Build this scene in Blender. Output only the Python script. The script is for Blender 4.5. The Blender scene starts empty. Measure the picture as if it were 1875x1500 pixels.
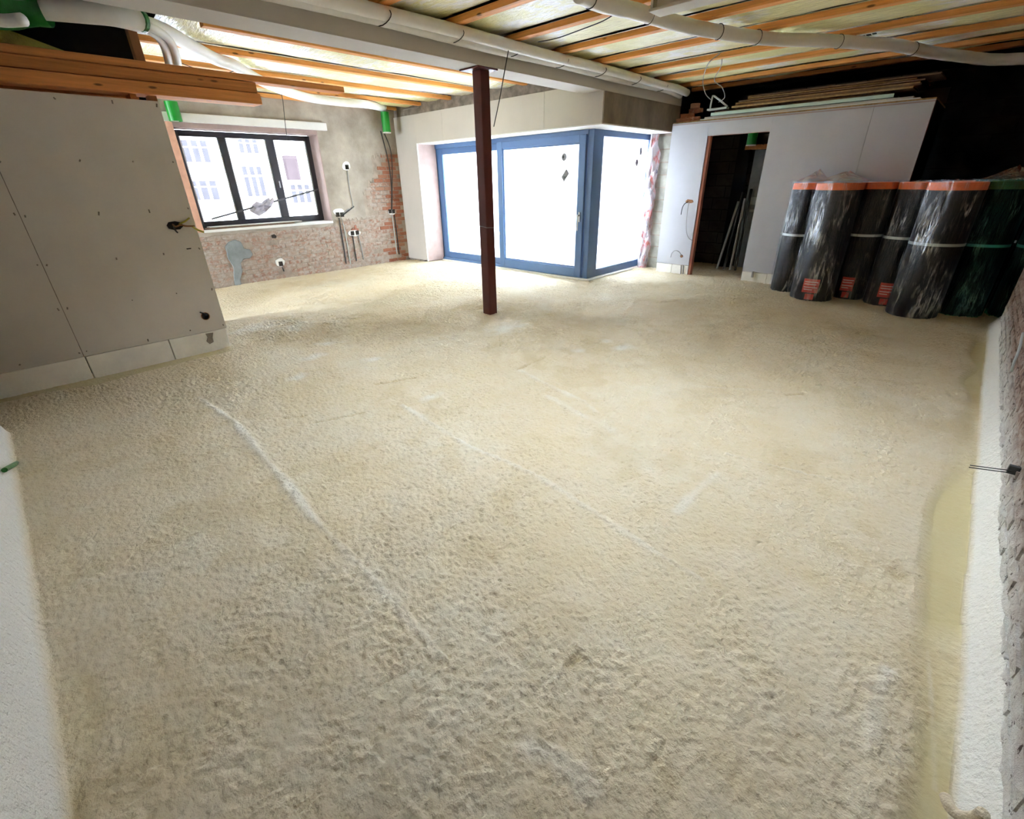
import bpy, math, random
import numpy as np
from mathutils import Vector, Matrix
S = bpy.context.scene
C = S.collection
random.seed(7)
PI = math.pi

# ---------------------------------------------------------------- camera
F, YAW, PITCH, ROLL, EYE = 842.47, 0.76331958, 0.46055684, -0.02034564, 1.55
def cam_axes():
    cy, sy, cp, sp = math.cos(YAW), math.sin(YAW), math.cos(PITCH), math.sin(PITCH)
    fwd = Vector((-sy*cp, cy*cp, -sp)); right = Vector((cy, sy, 0)); up = right.cross(fwd)
    c, s = math.cos(ROLL), math.sin(ROLL)
    return c*right+s*up, -s*right+c*up, fwd
RI, UP, FW = cam_axes()
cd = bpy.data.cameras.new('camera'); cam = bpy.data.objects.new('camera', cd); C.objects.link(cam)
cd.sensor_fit = 'HORIZONTAL'; cd.sensor_width = 36; cd.lens = F/1875*36; cd.clip_start = .02; cd.clip_end = 200
m3 = Matrix((RI, UP, -FW)).transposed()
cam.matrix_world = Matrix.Translation((0, 0, EYE)) @ m3.to_4x4()
S.camera = cam

# ---------------------------------------------------------------- daylight and exposure
w = bpy.data.worlds.new('sky'); S.world = w; w.use_nodes = True
bg = w.node_tree.nodes['Background']; bg.inputs[0].default_value = (.83, .915, 1, 1); bg.inputs[1].default_value = 6.0
S.view_settings.view_transform = 'Standard'; S.view_settings.look = 'None'
S.view_settings.exposure = 2.82; S.view_settings.gamma = 1; S.view_settings.use_curve_mapping = False
cyc = S.cycles
cyc.max_bounces = 14; cyc.diffuse_bounces = 10; cyc.transmission_bounces = 8; cyc.transparent_max_bounces = 16
cyc.sample_clamp_indirect = 12; cyc.caustics_reflective = False; cyc.caustics_refractive = False
cyc.use_denoising = True

def area(name, loc, rot, sx, sy, power, col=(1, 1, 1)):
    l = bpy.data.lights.new(name, 'AREA'); l.shape = 'RECTANGLE'; l.size = sx; l.size_y = sy; l.energy = power; l.color = col
    o = bpy.data.objects.new(name, l); C.objects.link(o); o.location = loc; o.rotation_euler = rot
    return o

# ---------------------------------------------------------------- helpers
def at(px, py, ax, v):
    """where the sight line through a photo pixel meets the plane axis=v (a wall, the floor ...)"""
    d = RI*((px-937.5)/F) + UP*(-(py-750)/F) + FW
    e = Vector((0, 0, EYE)); t = (v-e[ax])/d[ax]
    return e + d*t

class MB:
    def __init__(s): s.v, s.f = [], []
    def add(s, vs, fs):
        n = len(s.v); s.v += [tuple(a) for a in vs]; s.f += [tuple(i+n for i in q) for q in fs]; return s
    def box(s, x0, x1, y0, y1, z0, z1):
        x0, x1 = sorted((x0, x1)); y0, y1 = sorted((y0, y1)); z0, z1 = sorted((z0, z1))
        return s.add([(x0,y0,z0),(x1,y0,z0),(x1,y1,z0),(x0,y1,z0),(x0,y0,z1),(x1,y0,z1),(x1,y1,z1),(x0,y1,z1)],
                     [(0,3,2,1),(4,5,6,7),(0,1,5,4),(1,2,6,5),(2,3,7,6),(3,0,4,7)])
    def prism(s, pts, ax, a, b):
        """polygon in the two other axes, extruded along axis ax from a to b"""
        def mk(p, t):
            q = list(p); q.insert(ax, t); return q
        n = len(pts)
        s.add([mk(p, a) for p in pts]+[mk(p, b) for p in pts],
              [tuple(range(n)), tuple(range(2*n-1, n-1, -1))]+[(i, n+i, n+(i+1) % n, (i+1) % n) for i in range(n)])
        return s
    def tube(s, pts, r, n=10, smooth=4, cap=True, flat=1.0, wob=0):
        P = [Vector(p) for p in pts]
        if smooth and len(P) > 2:
            Q = []
            for i in range(len(P)-1):
                a, b, c, d = P[max(i-1, 0)], P[i], P[i+1], P[min(i+2, len(P)-1)]
                for k in range(smooth):
                    t = k/smooth
                    Q.append(.5*((2*b)+(c-a)*t+(2*a-5*b+4*c-d)*t*t+(3*b-a-3*c+d)*t**3))
            P = Q+[P[-1]]
        N = len(P); base = len(s.v); prev = None
        for i, p in enumerate(P):
            T = (P[min(i+1, N-1)]-P[max(i-1, 0)]).normalized()
            u = Vector((0, 0, 1)) if prev is None else prev
            if abs(u.dot(T)) > .98: u = Vector((0, 1, 0)) if prev is None else Vector((1, 0, .01))
            u = (u-T*u.dot(T)).normalized(); v = T.cross(u); prev = u
            rr = r*(1+wob*math.sin(i*2.1))
            for k in range(n):
                a = 2*PI*k/n
                s.v.append(tuple(p+u*(rr*flat*math.cos(a))+v*(rr*math.sin(a))))
        for i in range(N-1):
            for k in range(n):
                a, b = base+i*n+k, base+i*n+(k+1) % n
                s.f.append((a, b, b+n, a+n))
        if cap: s.f += [tuple(base+k for k in range(n-1, -1, -1)), tuple(base+(N-1)*n+k for k in range(n))]
        return s
    def cyl(s, a, b, r, n=20, r2=None):
        a, b = Vector(a), Vector(b); T = (b-a).normalized()
        u = Vector((1, 0, 0)) if abs(T.x) < .9 else Vector((0, 1, 0)); u = (u-T*u.dot(T)).normalized(); v = T.cross(u)
        base = len(s.v); r2 = r if r2 is None else r2
        for p, q in ((a, r), (b, r2)):
            for k in range(n):
                t = 2*PI*k/n; s.v.append(tuple(p+u*q*math.cos(t)+v*q*math.sin(t)))
        s.f += [(base+k, base+(k+1) % n, base+n+(k+1) % n, base+n+k) for k in range(n)]
        s.f += [tuple(base+k for k in range(n-1, -1, -1)), tuple(base+n+k for k in range(n))]
        return s
    def ring(s, a, b, r, ri, n=24):
        """open hollow cylinder with a wall"""
        a, b = Vector(a), Vector(b); T = (b-a).normalized()
        u = Vector((1, 0, 0)) if abs(T.x) < .9 else Vector((0, 1, 0)); u = (u-T*u.dot(T)).normalized(); v = T.cross(u)
        base = len(s.v)
        for p, q in ((a, r), (b, r), (b, ri), (a, ri)):
            for k in range(n):
                t = 2*PI*k/n; s.v.append(tuple(p+u*q*math.cos(t)+v*q*math.sin(t)))
        for j in range(4):
            o1, o2 = base+j*n, base+((j+1) % 4)*n
            s.f += [(o1+k, o1+(k+1) % n, o2+(k+1) % n, o2+k) for k in range(n)]
        return s
    def grid(s, fn, nu, nv):
        base = len(s.v)
        for i in range(nu+1):
            for j in range(nv+1): s.v.append(tuple(fn(i/nu, j/nv)))
        for i in range(nu):
            for j in range(nv):
                a = base+i*(nv+1)+j; s.f.append((a, a+nv+1, a+nv+2, a+1))
        return s

OFF = {}
def obj(name, mb, mat, parent=None, smooth=False, bevel=0, solid=0, org=None):
    V = [Vector(v) for v in mb.v]
    if parent is None:
        if org is None:
            xs = [v.x for v in V]; ys = [v.y for v in V]; zs = [v.z for v in V]
            org = Vector(((min(xs)+max(xs))/2, (min(ys)+max(ys))/2, min(zs)))
        org = Vector(org)
    else: org = OFF[parent.name]
    me = bpy.data.meshes.new(name); me.from_pydata([v-org for v in V], [], mb.f); me.update()
    if mat: me.materials.append(mat)
    if smooth: me.polygons.foreach_set('use_smooth', [True]*len(me.polygons))
    o = bpy.data.objects.new(name, me); C.objects.link(o)
    if parent is None: o.location = org
    else: o.parent = parent
    OFF[o.name] = org
    if bevel:
        b = o.modifiers.new('bevel', 'BEVEL'); b.width = bevel; b.segments = 2; b.limit_method = 'ANGLE'
    if solid:
        b = o.modifiers.new('thick', 'SOLIDIFY'); b.thickness = solid; b.offset = 0
    return o
def tag(o, label=None, cat=None, group=None, kind=None):
    if label: o['label'] = label
    if cat: o['category'] = cat
    if group: o['group'] = group
    if kind: o['kind'] = kind
    return o
def thing(name, loc, label, cat, group=None, kind=None):
    o = bpy.data.objects.new(name, None); C.objects.link(o); o.location = loc; o.empty_display_size = .1
    OFF[o.name] = Vector(loc)
    return tag(o, label, cat, group, kind)
def structure(name, label, loc=(0, 0, 0)):
    return thing(name, loc, label, None, None, 'structure')

# value noise in numpy
_rt = np.random.RandomState(3).rand(512, 512)
def vn(x, y, seed=0):
    x = np.asarray(x, float)+seed*37.17; y = np.asarray(y, float)+seed*91.7
    xi = np.floor(x).astype(int); yi = np.floor(y).astype(int); fx = x-xi; fy = y-yi
    fx = fx*fx*(3-2*fx); fy = fy*fy*(3-2*fy)
    g = lambda a, b: _rt[a % 512, b % 512]
    return (g(xi, yi)*(1-fx)+g(xi+1, yi)*fx)*(1-fy)+(g(xi, yi+1)*(1-fx)+g(xi+1, yi+1)*fx)*fy

# ---------------------------------------------------------------- materials
class NT:
    def __init__(s, name):
        s.m = bpy.data.materials.new(name); s.m.use_nodes = True; s.t = s.m.node_tree
        s.b = s.t.nodes['Principled BSDF']; s.o = s.t.nodes['Material Output']
    def n(s, typ, **kw):
        nd = s.t.nodes.new(typ)
        for k, v in kw.items():
            if hasattr(nd, k): setattr(nd, k, v)
        return nd
    def l(s, a, b): s.t.links.new(a, b)
    def set(s, **kw):
        for k, v in kw.items(): s.b.inputs[k.replace('_', ' ')].default_value = v
    def coord(s, kind='Object', scale=(1, 1, 1)):
        tc = s.n('ShaderNodeTexCoord'); mp = s.n('ShaderNodeMapping'); mp.inputs['Scale'].default_value = scale
        s.l(tc.outputs[kind], mp.inputs[0]); return mp.outputs[0]
    def noise(s, vec, scale, detail=4, rough=.6):
        t = s.n('ShaderNodeTexNoise'); t.inputs['Scale'].default_value = scale; t.inputs['Detail'].default_value = detail
        t.inputs['Roughness'].default_value = rough; s.l(vec, t.inputs['Vector']); return t.outputs['Fac']
    def ramp(s, fac, stops):
        r = s.n('ShaderNodeValToRGB'); e = r.color_ramp.elements
        while len(e) > len(stops): e.remove(e[-1])
        while len(e) < len(stops): e.new(.5)
        for a, (p, c) in zip(e, stops): a.position = p; a.color = (*c, 1) if len(c) == 3 else c
        s.l(fac, r.inputs[0]); return r.outputs[0]
    def mix(s, fac, a, b, mode='MIX'):
        x = s.n('ShaderNodeMix', data_type='RGBA', blend_type=mode)
        for i, v in ((0, fac), (6, a), (7, b)):
            if isinstance(v, (int, float)): x.inputs[i].default_value = v
            elif isinstance(v, tuple): x.inputs[i].default_value = (*v, 1)
            else: s.l(v, x.inputs[i])
        return x.outputs[2]
    def bump(s, h, strength=.5, dist=.01):
        b = s.n('ShaderNodeBump'); b.inputs['Strength'].default_value = strength; b.inputs['Distance'].default_value = dist
        s.l(h, b.inputs['Height']); s.l(b.outputs[0], s.b.inputs['Normal'])
    def col(s, c): s.l(c, s.b.inputs['Base Color'])

def lin(r, g, b):
    return tuple(((c/255+.055)/1.055)**2.4 if c > 10 else c/255/12.92 for c in (r, g, b))
def dk(c, k): return tuple(v*k for v in c)

def mottled(name, c, rough=.8, scale=3, amt=.15, bump=.1, bscale=120, bdist=.002, c2=None, vecscale=(1, 1, 1), rnd=0, spec=.3, kind='Object'):
    n = NT(name); v = n.coord(kind, vecscale)
    a = n.noise(v, scale, 6); col = n.ramp(a, [(.3, dk(c, 1-amt)), (.7, c2 or dk(c, 1+amt))])
    if rnd:
        oi = n.n('ShaderNodeObjectInfo'); r = n.ramp(oi.outputs['Random'], [(0, (1-rnd,)*3), (1, (1+rnd*.3,)*3)])
        col = n.mix(1.0, col, r, 'MULTIPLY')
    n.col(col); n.set(Roughness=rough, Specular_IOR_Level=spec)
    if bump: n.bump(n.noise(v, bscale, 3), bump, bdist)
    return n.m

M = {}
M['plaster_daylit'] = mottled('daylight tinted plasterboard', (.43, .425, .445), .85, 1.6, .05, .06, 300, .001)  # bluish daylight cast put into this copy of the board colour
M['plaster'] = mottled('plasterboard paper', (.48, .45, .415), .85, 1.6, .05, .06, 300, .001, kind='Object')
M['plaster_left'] = mottled('grey plasterboard paper', (.63, .585, .525), .75, 1.3, .07, .08, 250, .001)
M['render'] = mottled('old grey render', (.36, .31, .255), .95, 2.2, .3, .5, 40, .006, c2=(.45, .395, .33))
M['mortar'] = mottled('old mortar', (.33, .27, .22), .95, 6, .3, .8, 60, .01)
M['mortar_dark'] = mottled('dark mortar', (.22, .19, .16), .95, 8, .4, .8, 50, .01)
M['concrete'] = mottled('stained concrete', (.19, .155, .125), .9, 2.2, .4, .3, 60, .003, vecscale=(1.5, 1.5, .8))
M['beam'] = mottled('grey painted beam board', (.50, .47, .42), .7, 1.5, .06, .05, 200, .001)
M['white'] = mottled('white plaster', (.66, .65, .63), .8, 4, .05, .15, 60, .002)
M['foam_white'] = mottled('white sprayed foam', (.72, .695, .63), .9, 5, .06, .6, 45, .01)
M['plinth'] = mottled('white lightweight block', (.90, .88, .81), .9, 5, .06, .4, 45, .006)
M['blue'] = mottled('blue grey painted frame', (.075, .15, .30), .35, 3, .05, 0, spec=.5)
M['darkframe'] = mottled('near black aluminium', (.022, .02, .028), .4, 3, .1, 0, spec=.5)
M['pipe'] = mottled('white insulated duct', (.74, .73, .71), .45, 8, .04, .15, 30, .004)
M['black'] = mottled('black for boards and shaded gaps', (.006, .006, .006), .7, 5, .3, .1, 40, .003, spec=.1)  # near black puts the shade of the void and far corner into colour
M['block_dark'] = mottled('shade darkened block', (.013, .0145, .0135), .8, 6, .4, .6, 60, .004, rnd=.5, spec=.1)  # shade put into the block colour so the far right corner stays dark
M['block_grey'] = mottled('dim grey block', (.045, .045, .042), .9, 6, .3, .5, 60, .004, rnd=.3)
M['block_light'] = mottled('pale concrete block', (.36, .35, .295), .9, 5, .2, .5, 60, .004, rnd=.15)
M['red_steel'] = mottled('red oxide primer', (.085, .016, .014), .5, 6, .15, .05, 80, .001, spec=.4)
M['green'] = mottled('green plastic', (.005, .23, .02), .35, 3, .06, 0, spec=.5)
M['green_dark'] = mottled('dark green sheet', (.005, .13, .015), .3, 6, .4, .5, 20, .01, spec=.5)
M['orange'] = mottled('orange sheet', (.95, .19, .045), .55, 8, .1, .1, 30, .004)
M['roll'] = mottled('black rubber roll', (.006, .006, .007), .5, 4, .25, .15, 25, .004, spec=.12)
M['strap'] = mottled('pale strap', (.40, .42, .41), .5, 5, .1, 0)
M['label_red'] = mottled('red label', (.62, .06, .04), .5, 8, .1, 0)
M['label_white'] = mottled('white print', (.75, .55, .5), .5, 8, .05, 0)
M['wire'] = mottled('dark cable', (.03, .03, .03), .5, 3, .1, 0)
M['wire_grey'] = mottled('grey cable', (.30, .29, .28), .5, 3, .1, 0)
M['steel'] = mottled('galvanised steel', (.5, .5, .52), .35, 6, .1, 0, spec=.6)
M['chrome'] = mottled('satin handle', (.55, .57, .6), .25, 6, .05, 0, spec=.7)
M['cement'] = mottled('fresh cement smear', (.21, .225, .225), .9, 5, .2, .6, 30, .01)
M['hole'] = mottled('dark hole', (.02, .015, .012), .9, 5, .2, 0)
M['osb'] = mottled('strand board', (.34, .215, .095), .8, 30, .3, .3, 80, .002)
M['brown'] = mottled('brown fibre board', (.16, .095, .055), .8, 12, .3, .2, 60, .002)
M['greenboard'] = mottled('pale green board', (.45, .56, .50), .8, 4, .08, 0)
M['pinkfoam'] = mottled('pink foam edge', (.60, .34, .24), .85, 8, .15, .3, 60, .003)
M['reveal'] = mottled('pinkish reveal render', (.34, .25, .23), .9, 6, .1, .4, 60, .003)
M['wool'] = mottled('yellow mineral wool', (.72, .60, .18), .95, 6, .25, .9, 70, .01)
M['deck'] = mottled('dark deck', (.05, .045, .03), .9, 5, .3, 0)
M['facade'] = mottled('pale facade', (.80, .80, .80), .9, 2, .05, 0)
M['ground'] = mottled('pale outdoor paving', (.55, .55, .55), .9, 2, .1, 0)
M['bag'] = mottled('grey plaster bag', (.42, .40, .46), .8, 8, .4, .5, 20, .01)

def wood(name, c, rnd=.25, knots=True, axis='y'):
    n = NT(name); sc = {'x': (.6, 14, 14), 'y': (14, .6, 14), 'z': (14, 14, .6)}[axis]
    v = n.coord('Object', sc); g = n.noise(v, 2.2, 6, .7)
    col = n.ramp(g, [(.3, dk(c, .66)), (.55, c), (.75, dk(c, 1.22))])
    if knots:
        kv = n.coord('Object', {'x': (1, 3.5, 3.5), 'y': (3.5, 1, 3.5), 'z': (3.5, 3.5, 1)}[axis])
        vo = n.n('ShaderNodeTexVoronoi'); vo.inputs['Scale'].default_value = 3.2; n.l(kv, vo.inputs['Vector'])
        k = n.ramp(vo.outputs['Distance'], [(.07, (1, 1, 1)), (.13, (0, 0, 0))])
        col = n.mix(k, col, dk(c, .25))
    oi = n.n('ShaderNodeObjectInfo'); r = n.ramp(oi.outputs['Random'], [(0, (1-rnd,)*3), (1, (1+rnd*.5,)*3)])
    n.col(n.mix(1.0, col, r, 'MULTIPLY')); n.set(Roughness=.65, Specular_IOR_Level=.25); n.bump(g, .15, .003)
    return n.m
M['batten_x'] = wood('orange batten', (.80, .36, .11), .15, axis='x')
M['batten_y'] = wood('orange batten along', (.80, .36, .11), .15, axis='y')
M['plank'] = wood('orange plank', (.60, .235, .075), .3, axis='y')
M['stud'] = wood('brown stud', (.30, .14, .06), .2, axis='z')
M['redwood'] = wood('reddish stud', (.34, .13, .085), .1, False, axis='z')

def brick_mat(name, lo, mid, hi, smear, amt):
    n = NT(name); v = n.coord('Object'); oi = n.n('ShaderNodeObjectInfo')
    base = n.ramp(oi.outputs['Random'], [(0, lo), (.5, mid), (1, hi)])
    vv = n.n('ShaderNodeVectorMath', operation='ADD'); n.l(v, vv.inputs[0])
    sc = n.n('ShaderNodeVectorMath', operation='SCALE'); n.l(oi.outputs['Location'], sc.inputs[0]); sc.inputs[3].default_value = 1.0; n.l(sc.outputs[0], vv.inputs[1])
    a = n.noise(vv.outputs[0], 14, 6, .7); f = n.ramp(a, [(amt-.08, (1, 1, 1)), (amt+.08, (0, 0, 0))])
    b = n.noise(vv.outputs[0], 60, 4, .7)
    col = n.mix(f, base, smear); col = n.mix(.35, col, n.ramp(b, [(.3, (.35,)*3), (.7, (1, 1, 1))]), 'MULTIPLY')
    n.col(col); n.set(Roughness=.95, Specular_IOR_Level=.1); n.bump(b, .9, .01)
    return n.m
M['brick'] = brick_mat('smeared old brick', (.34, .185, .135), (.39, .26, .20), (.38, .30, .245), (.45, .385, .33), .50)
M['brick_red'] = brick_mat('red brick', (.32, .115, .065), (.37, .155, .095), (.40, .22, .15), (.43, .33, .26), .36)

def brick_foam():
    n = NT('rough brick with foam overspray'); tc = n.n('ShaderNodeTexCoord'); oi = n.n('ShaderNodeObjectInfo')
    geo = n.n('ShaderNodeNewGeometry'); P = geo.outputs['Position']
    a = n.noise(P, 9, 6, .7); b = n.noise(P, 45, 6, .75); c = n.noise(P, 17, 4, .6)
    base = n.ramp(c, [(.3, (.17, .10, .075)), (.5, (.30, .21, .17)), (.7, (.40, .33, .28))])
    sx = n.n('ShaderNodeSeparateXYZ'); n.l(P, sx.inputs[0])
    h = n.n('ShaderNodeMath', operation='MULTIPLY_ADD'); n.l(a, h.inputs[0]); h.inputs[1].default_value = .34; n.l(sx.outputs[2], h.inputs[2])
    f = n.ramp(h.outputs[0], [(.31, (1, 1, 1)), (.52, (0, 0, 0))])
    col = n.mix(f, base, (.66, .63, .58)); pit = n.noise(P, 24, 6, .72); col = n.mix(n.ramp(pit, [(.36, (1, 1, 1)), (.41, (0, 0, 0))]), col, (.07, .045, .035)); n.col(col); n.set(Roughness=.95, Specular_IOR_Level=.1)
    n.bump(pit, 1.0, .03); return n.m
M['brick_foam'] = brick_foam()

def foam_floor():
    n = NT('sprayed foam floor'); geo = n.n('ShaderNodeNewGeometry'); P = geo.outputs['Position']
    at_ = n.n('ShaderNodeAttribute', attribute_name='tint'); sep = n.n('ShaderNodeSeparateColor'); n.l(at_.outputs['Color'], sep.inputs[0])
    a = n.noise(P, 1.1, 5, .6); b = n.noise(P, 7, 5, .6)
    base = n.ramp(a, [(.32, (.635, .535, .36)), (.5, (.66, .57, .415)), (.7, (.665, .605, .475))])
    base = n.mix(n.ramp(b, [(.3, (.0,)*3), (.75, (.5,)*3)]), base, (.60, .47, .27))
    base = n.mix(sep.outputs[1], base, (.47, .40, .20))
    base = n.mix(sep.outputs[2], base, (.46, .35, .17))
    base = n.mix(sep.outputs[0], base, (.71, .68, .61))
    n.col(base); n.set(Roughness=.62, Specular_IOR_Level=.22)
    g1 = n.noise(P, 90, 4, .6); g2 = n.noise(P, 38, 3, .55)
    h = n.n('ShaderNodeMath', operation='MULTIPLY_ADD'); n.l(g2, h.inputs[0]); h.inputs[1].default_value = 1.6; n.l(g1, h.inputs[2])
    s1 = n.n('ShaderNodeMath', operation='SUBTRACT'); s1.inputs[0].default_value = 1.0; n.l(sep.outputs[1], s1.inputs[1])
    hm = n.n('ShaderNodeMath', operation='MULTIPLY'); n.l(h.outputs[0], hm.inputs[0]); n.l(s1.outputs[0], hm.inputs[1])
    n.bump(hm.outputs[0], .8, .013); return n.m
M['foam'] = foam_floor()

def film():
    n = NT('yellow insulation under clear film'); v = n.coord('Object')
    a = n.noise(v, 1.2, 4); c = n.ramp(a, [(.35, (.80, .76, .35)), (.65, (.87, .84, .52))])
    # white patches broken into streaks paint the shine of the crumpled film
    p = n.noise(v, .75, 3, .5); f = n.ramp(p, [(.49, (0, 0, 0)), (.54, (1, 1, 1))])
    st = n.ramp(n.noise(n.coord('Object', (5, 12, 5)), 1.5, 5, .65), [(.40, (.15,)*3), (.56, (.95,)*3)]); f = n.mix(1.0, f, st, 'MULTIPLY')
    n.col(n.mix(f, c, (.90, .91, .92)))
    n.set(Roughness=.6, Specular_IOR_Level=.4, Coat_Weight=.7, Coat_Roughness=.14)
    w1 = n.noise(n.coord('Object', (4, 11, 4)), 2.4, 4, .6); n.bump(w1, .7, .04)
    n.l(n.b.inputs['Normal'].links[0].from_socket, n.b.inputs['Coat Normal'])
    return n.m
M['film'] = film()

def pane(name, tint=(1, 1, 1)):
    n = NT(name); tr = n.n('ShaderNodeBsdfTransparent'); gl = n.n('ShaderNodeBsdfGlossy'); gl.inputs['Roughness'].default_value = .02
    tr.inputs[0].default_value = (*tint, 1); fr = n.n('ShaderNodeFresnel'); fr.inputs[0].default_value = 1.45
    mx = n.n('ShaderNodeMixShader'); n.l(fr.outputs[0], mx.inputs[0]); n.l(tr.outputs[0], mx.inputs[1]); n.l(gl.outputs[0], mx.inputs[2])
    n.l(mx.outputs[0], n.o.inputs[0]); return n.m
M['glass'] = pane('clear glass', (.95, .96, .97))
def milky():
    n = NT('milky protective film on glass'); tl = n.n('ShaderNodeBsdfTranslucent'); tl.inputs[0].default_value = (.93, .95, .97, 1)
    df = n.n('ShaderNodeBsdfDiffuse'); df.inputs[0].default_value = (.8, .82, .85, 1)
    mx = n.n('ShaderNodeMixShader'); mx.inputs[0].default_value = .25; n.l(tl.outputs[0], mx.inputs[1]); n.l(df.outputs[0], mx.inputs[2])
    n.l(mx.outputs[0], n.o.inputs[0]); return n.m
M['milky'] = milky()
def wrap(name, tint, lo, hi):
    """thin clear film: mostly see-through, shiny where it is creased or lies double"""
    n = NT(name); tr = n.n('ShaderNodeBsdfTransparent'); tr.inputs[0].default_value = (*tint, 1)
    gl = n.n('ShaderNodeBsdfGlossy'); gl.inputs['Roughness'].default_value = .22; gl.inputs['Color'].default_value = (*(.3+.7*t for t in tint), 1)
    df = n.n('ShaderNodeBsdfDiffuse'); df.inputs[0].default_value = (*dk(tint, .75), 1)
    v = n.coord('Object', (1, 1, 1)); rot = v.node; rot.inputs['Rotation'].default_value = (.5, .35, 0); rot.inputs['Scale'].default_value = (3.6, 3.6, .7)
    h = n.noise(v, 1.7, 5, .62); b = n.n('ShaderNodeBump'); b.inputs['Strength'].default_value = 1; b.inputs['Distance'].default_value = .12; n.l(h, b.inputs['Height'])
    n.l(b.outputs[0], gl.inputs['Normal']); n.l(b.outputs[0], df.inputs['Normal'])
    h2 = n.noise(v, 2.6, 4, .6)
    cr = n.ramp(h2, [(.44, (0, 0, 0)), (.495, (1, 1, 1)), (.505, (1, 1, 1)), (.56, (0, 0, 0))])
    pa = n.ramp(n.noise(n.coord('Object', (3, 3, 1.6)), 1.3, 3), [(.45, (0, 0, 0)), (.65, (1, 1, 1))])
    f = n.n('ShaderNodeMath', operation='MULTIPLY_ADD'); n.l(n.mix(1.0, cr, pa, 'MULTIPLY'), f.inputs[0]); f.inputs[1].default_value = hi; f.inputs[2].default_value = lo
    s2 = n.n('ShaderNodeMixShader'); s2.inputs[0].default_value = .16; n.l(gl.outputs[0], s2.inputs[1]); n.l(df.outputs[0], s2.inputs[2])
    mx = n.n('ShaderNodeMixShader'); n.l(f.outputs[0], mx.inputs[0]); n.l(tr.outputs[0], mx.inputs[1]); n.l(s2.outputs[0], mx.inputs[2])
    n.l(mx.outputs[0], n.o.inputs[0]); return n.m
M['wrap'] = wrap('clear plastic wrap', (.93, .94, .97), .05, .5)
M['wrap_green'] = wrap('green tinted plastic wrap', (.12, .55, .46), .07, .5)
M['wrap_loose'] = wrap('bunched clear plastic', (.9, .92, .95), .38, .5)
def crumple():
    n = NT('crumpled pink and white foil'); v = n.coord('Object', (6, 6, 2.6))
    a = n.noise(v, 2.2, 5, .6); n.col(n.ramp(a, [(.30, (.13, .11, .20)), (.38, (.44, .41, .45)), (.5, (.52, .47, .50)), (.57, (.52, .24, .25)), (.63, (.46, .15, .14)), (.70, (.50, .25, .10))]))
    n.set(Roughness=.4); n.bump(n.noise(v, 9, 4), .6, .02); return n.m
M['crumple'] = crumple()

# ================================================================= THE ROOM
XB, YS, YP, XC, ZC = -9.13, 6.737, 6.28, -4.18, 2.85   # brick wall, slider frame, plaster face, lintel face, underside of battens

# ---- floor: sprayed foam, real relief on a grid that is finer near the viewer
def axis_pts(lo, hi, s0, k):
    out = [0.]; x = 0.
    while x < hi: x += max(s0, k*abs(x)); out.append(x)
    x = 0.; neg = []
    while x > lo: x -= max(s0, k*abs(x)); neg.append(x)
    return np.array(neg[::-1]+out)
gx = axis_pts(-9.2, 1.6, .0066, .003); gx = gx[gx < .50]; gx = np.concatenate([gx, np.linspace(.51, 1.75, 30)])
gy = axis_pts(-.5, 9.75, .0066, .003); gy = np.concatenate([np.linspace(-2.6, gy[0]-.03, 40), gy])
X, Y = np.meshgrid(gx, gy, indexing='ij')
def seg_dist(pts):
    d = np.full(X.shape, 9.); al = np.zeros(X.shape)
    for (x0, y0), (x1, y1) in zip(pts[:-1], pts[1:]):
        dx, dy = x1-x0, y1-y0; L2 = dx*dx+dy*dy+1e-9
        t = np.clip(((X-x0)*dx+(Y-y0)*dy)/L2, 0, 1); q = np.hypot(X-x0-t*dx, Y-y0-t*dy)
        d = np.minimum(d, q)
    return d
def pix(*pp): return [tuple(at(a, b, 2, 0))[:2] for a, b in pp]
wx = (vn(X*5, Y*5, 1)-.5)*.05; wy = (vn(X*5, Y*5, 2)-.5)*.05
Xw, Yw = X+wx, Y+wy
lump = vn(Xw*46, Yw*46, 3); lump2 = vn(Xw*80, Yw*80, 4); mid = vn(Xw*13, Yw*13, 5)
rough = np.clip(vn(X*1.3, Y*1.3, 6)*1.5-.1, .42, 1)*.8+.25*vn(X*4, Y*4, 7)
h = rough*(.018*(1-np.abs(2*lump-1))+.012*lump2+.007*mid)+.022*(vn(X*1.1, Y*1.1, 8)-.5)+.012*(vn(X*3, Y*3, 9)-.5)
white = np.zeros(X.shape); olive = np.zeros(X.shape); ochre = np.clip((.5*vn(X*2.3, Y*2.3, 11)+.5*vn(X*8, Y*8, 15)-.6)*2.2, 0, .22)
RIDGES = [  # pixel line, width, height, whiteness
    (pix((365,730),(430,775),(470,825),(520,880),(570,945),(630,1010)), .035, .014, .75),
    (pix((630,1010),(690,1070),(760,1150),(810,1205)), .03, .011, .6),
    (pix((735,745),(800,785),(860,822),(925,850),(975,872)), .03, .010, .6),
    (pix((975,872),(1080,935),(1180,1000),(1285,1060)), .028, .008, .35),
    (pix((955,680),(1010,708),(1070,735),(1090,755)), .035, .009, .5),
    (pix((1000,725),(1060,760),(1120,790)), .045, .009, .5),
    (pix((1330,830),(1420,853),(1530,880)), .022, .008, .45),
    (pix((1315,868),(1270,905),(1240,940)), .035, .007, .55),
    (pix((960,1370),(1010,1390),(1060,1425),(1080,1450)), .05, .008, .5),
    (pix((1255,705),(1400,715),(1470,730)), .03, .008, .2),
    (pix((1050,1210),(1020,1245)), .02, .010, .3),
    (pix((1625,1230),(1600,1300),(1590,1370)), .03, .010, .5),
    (pix((1700,1185),(1706,1260),(1712,1350),(1716,1440)), .008, .008, .3),
    (pix((150,1065),(290,1050),(340,1035)), .02, .008, .1)]
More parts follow.
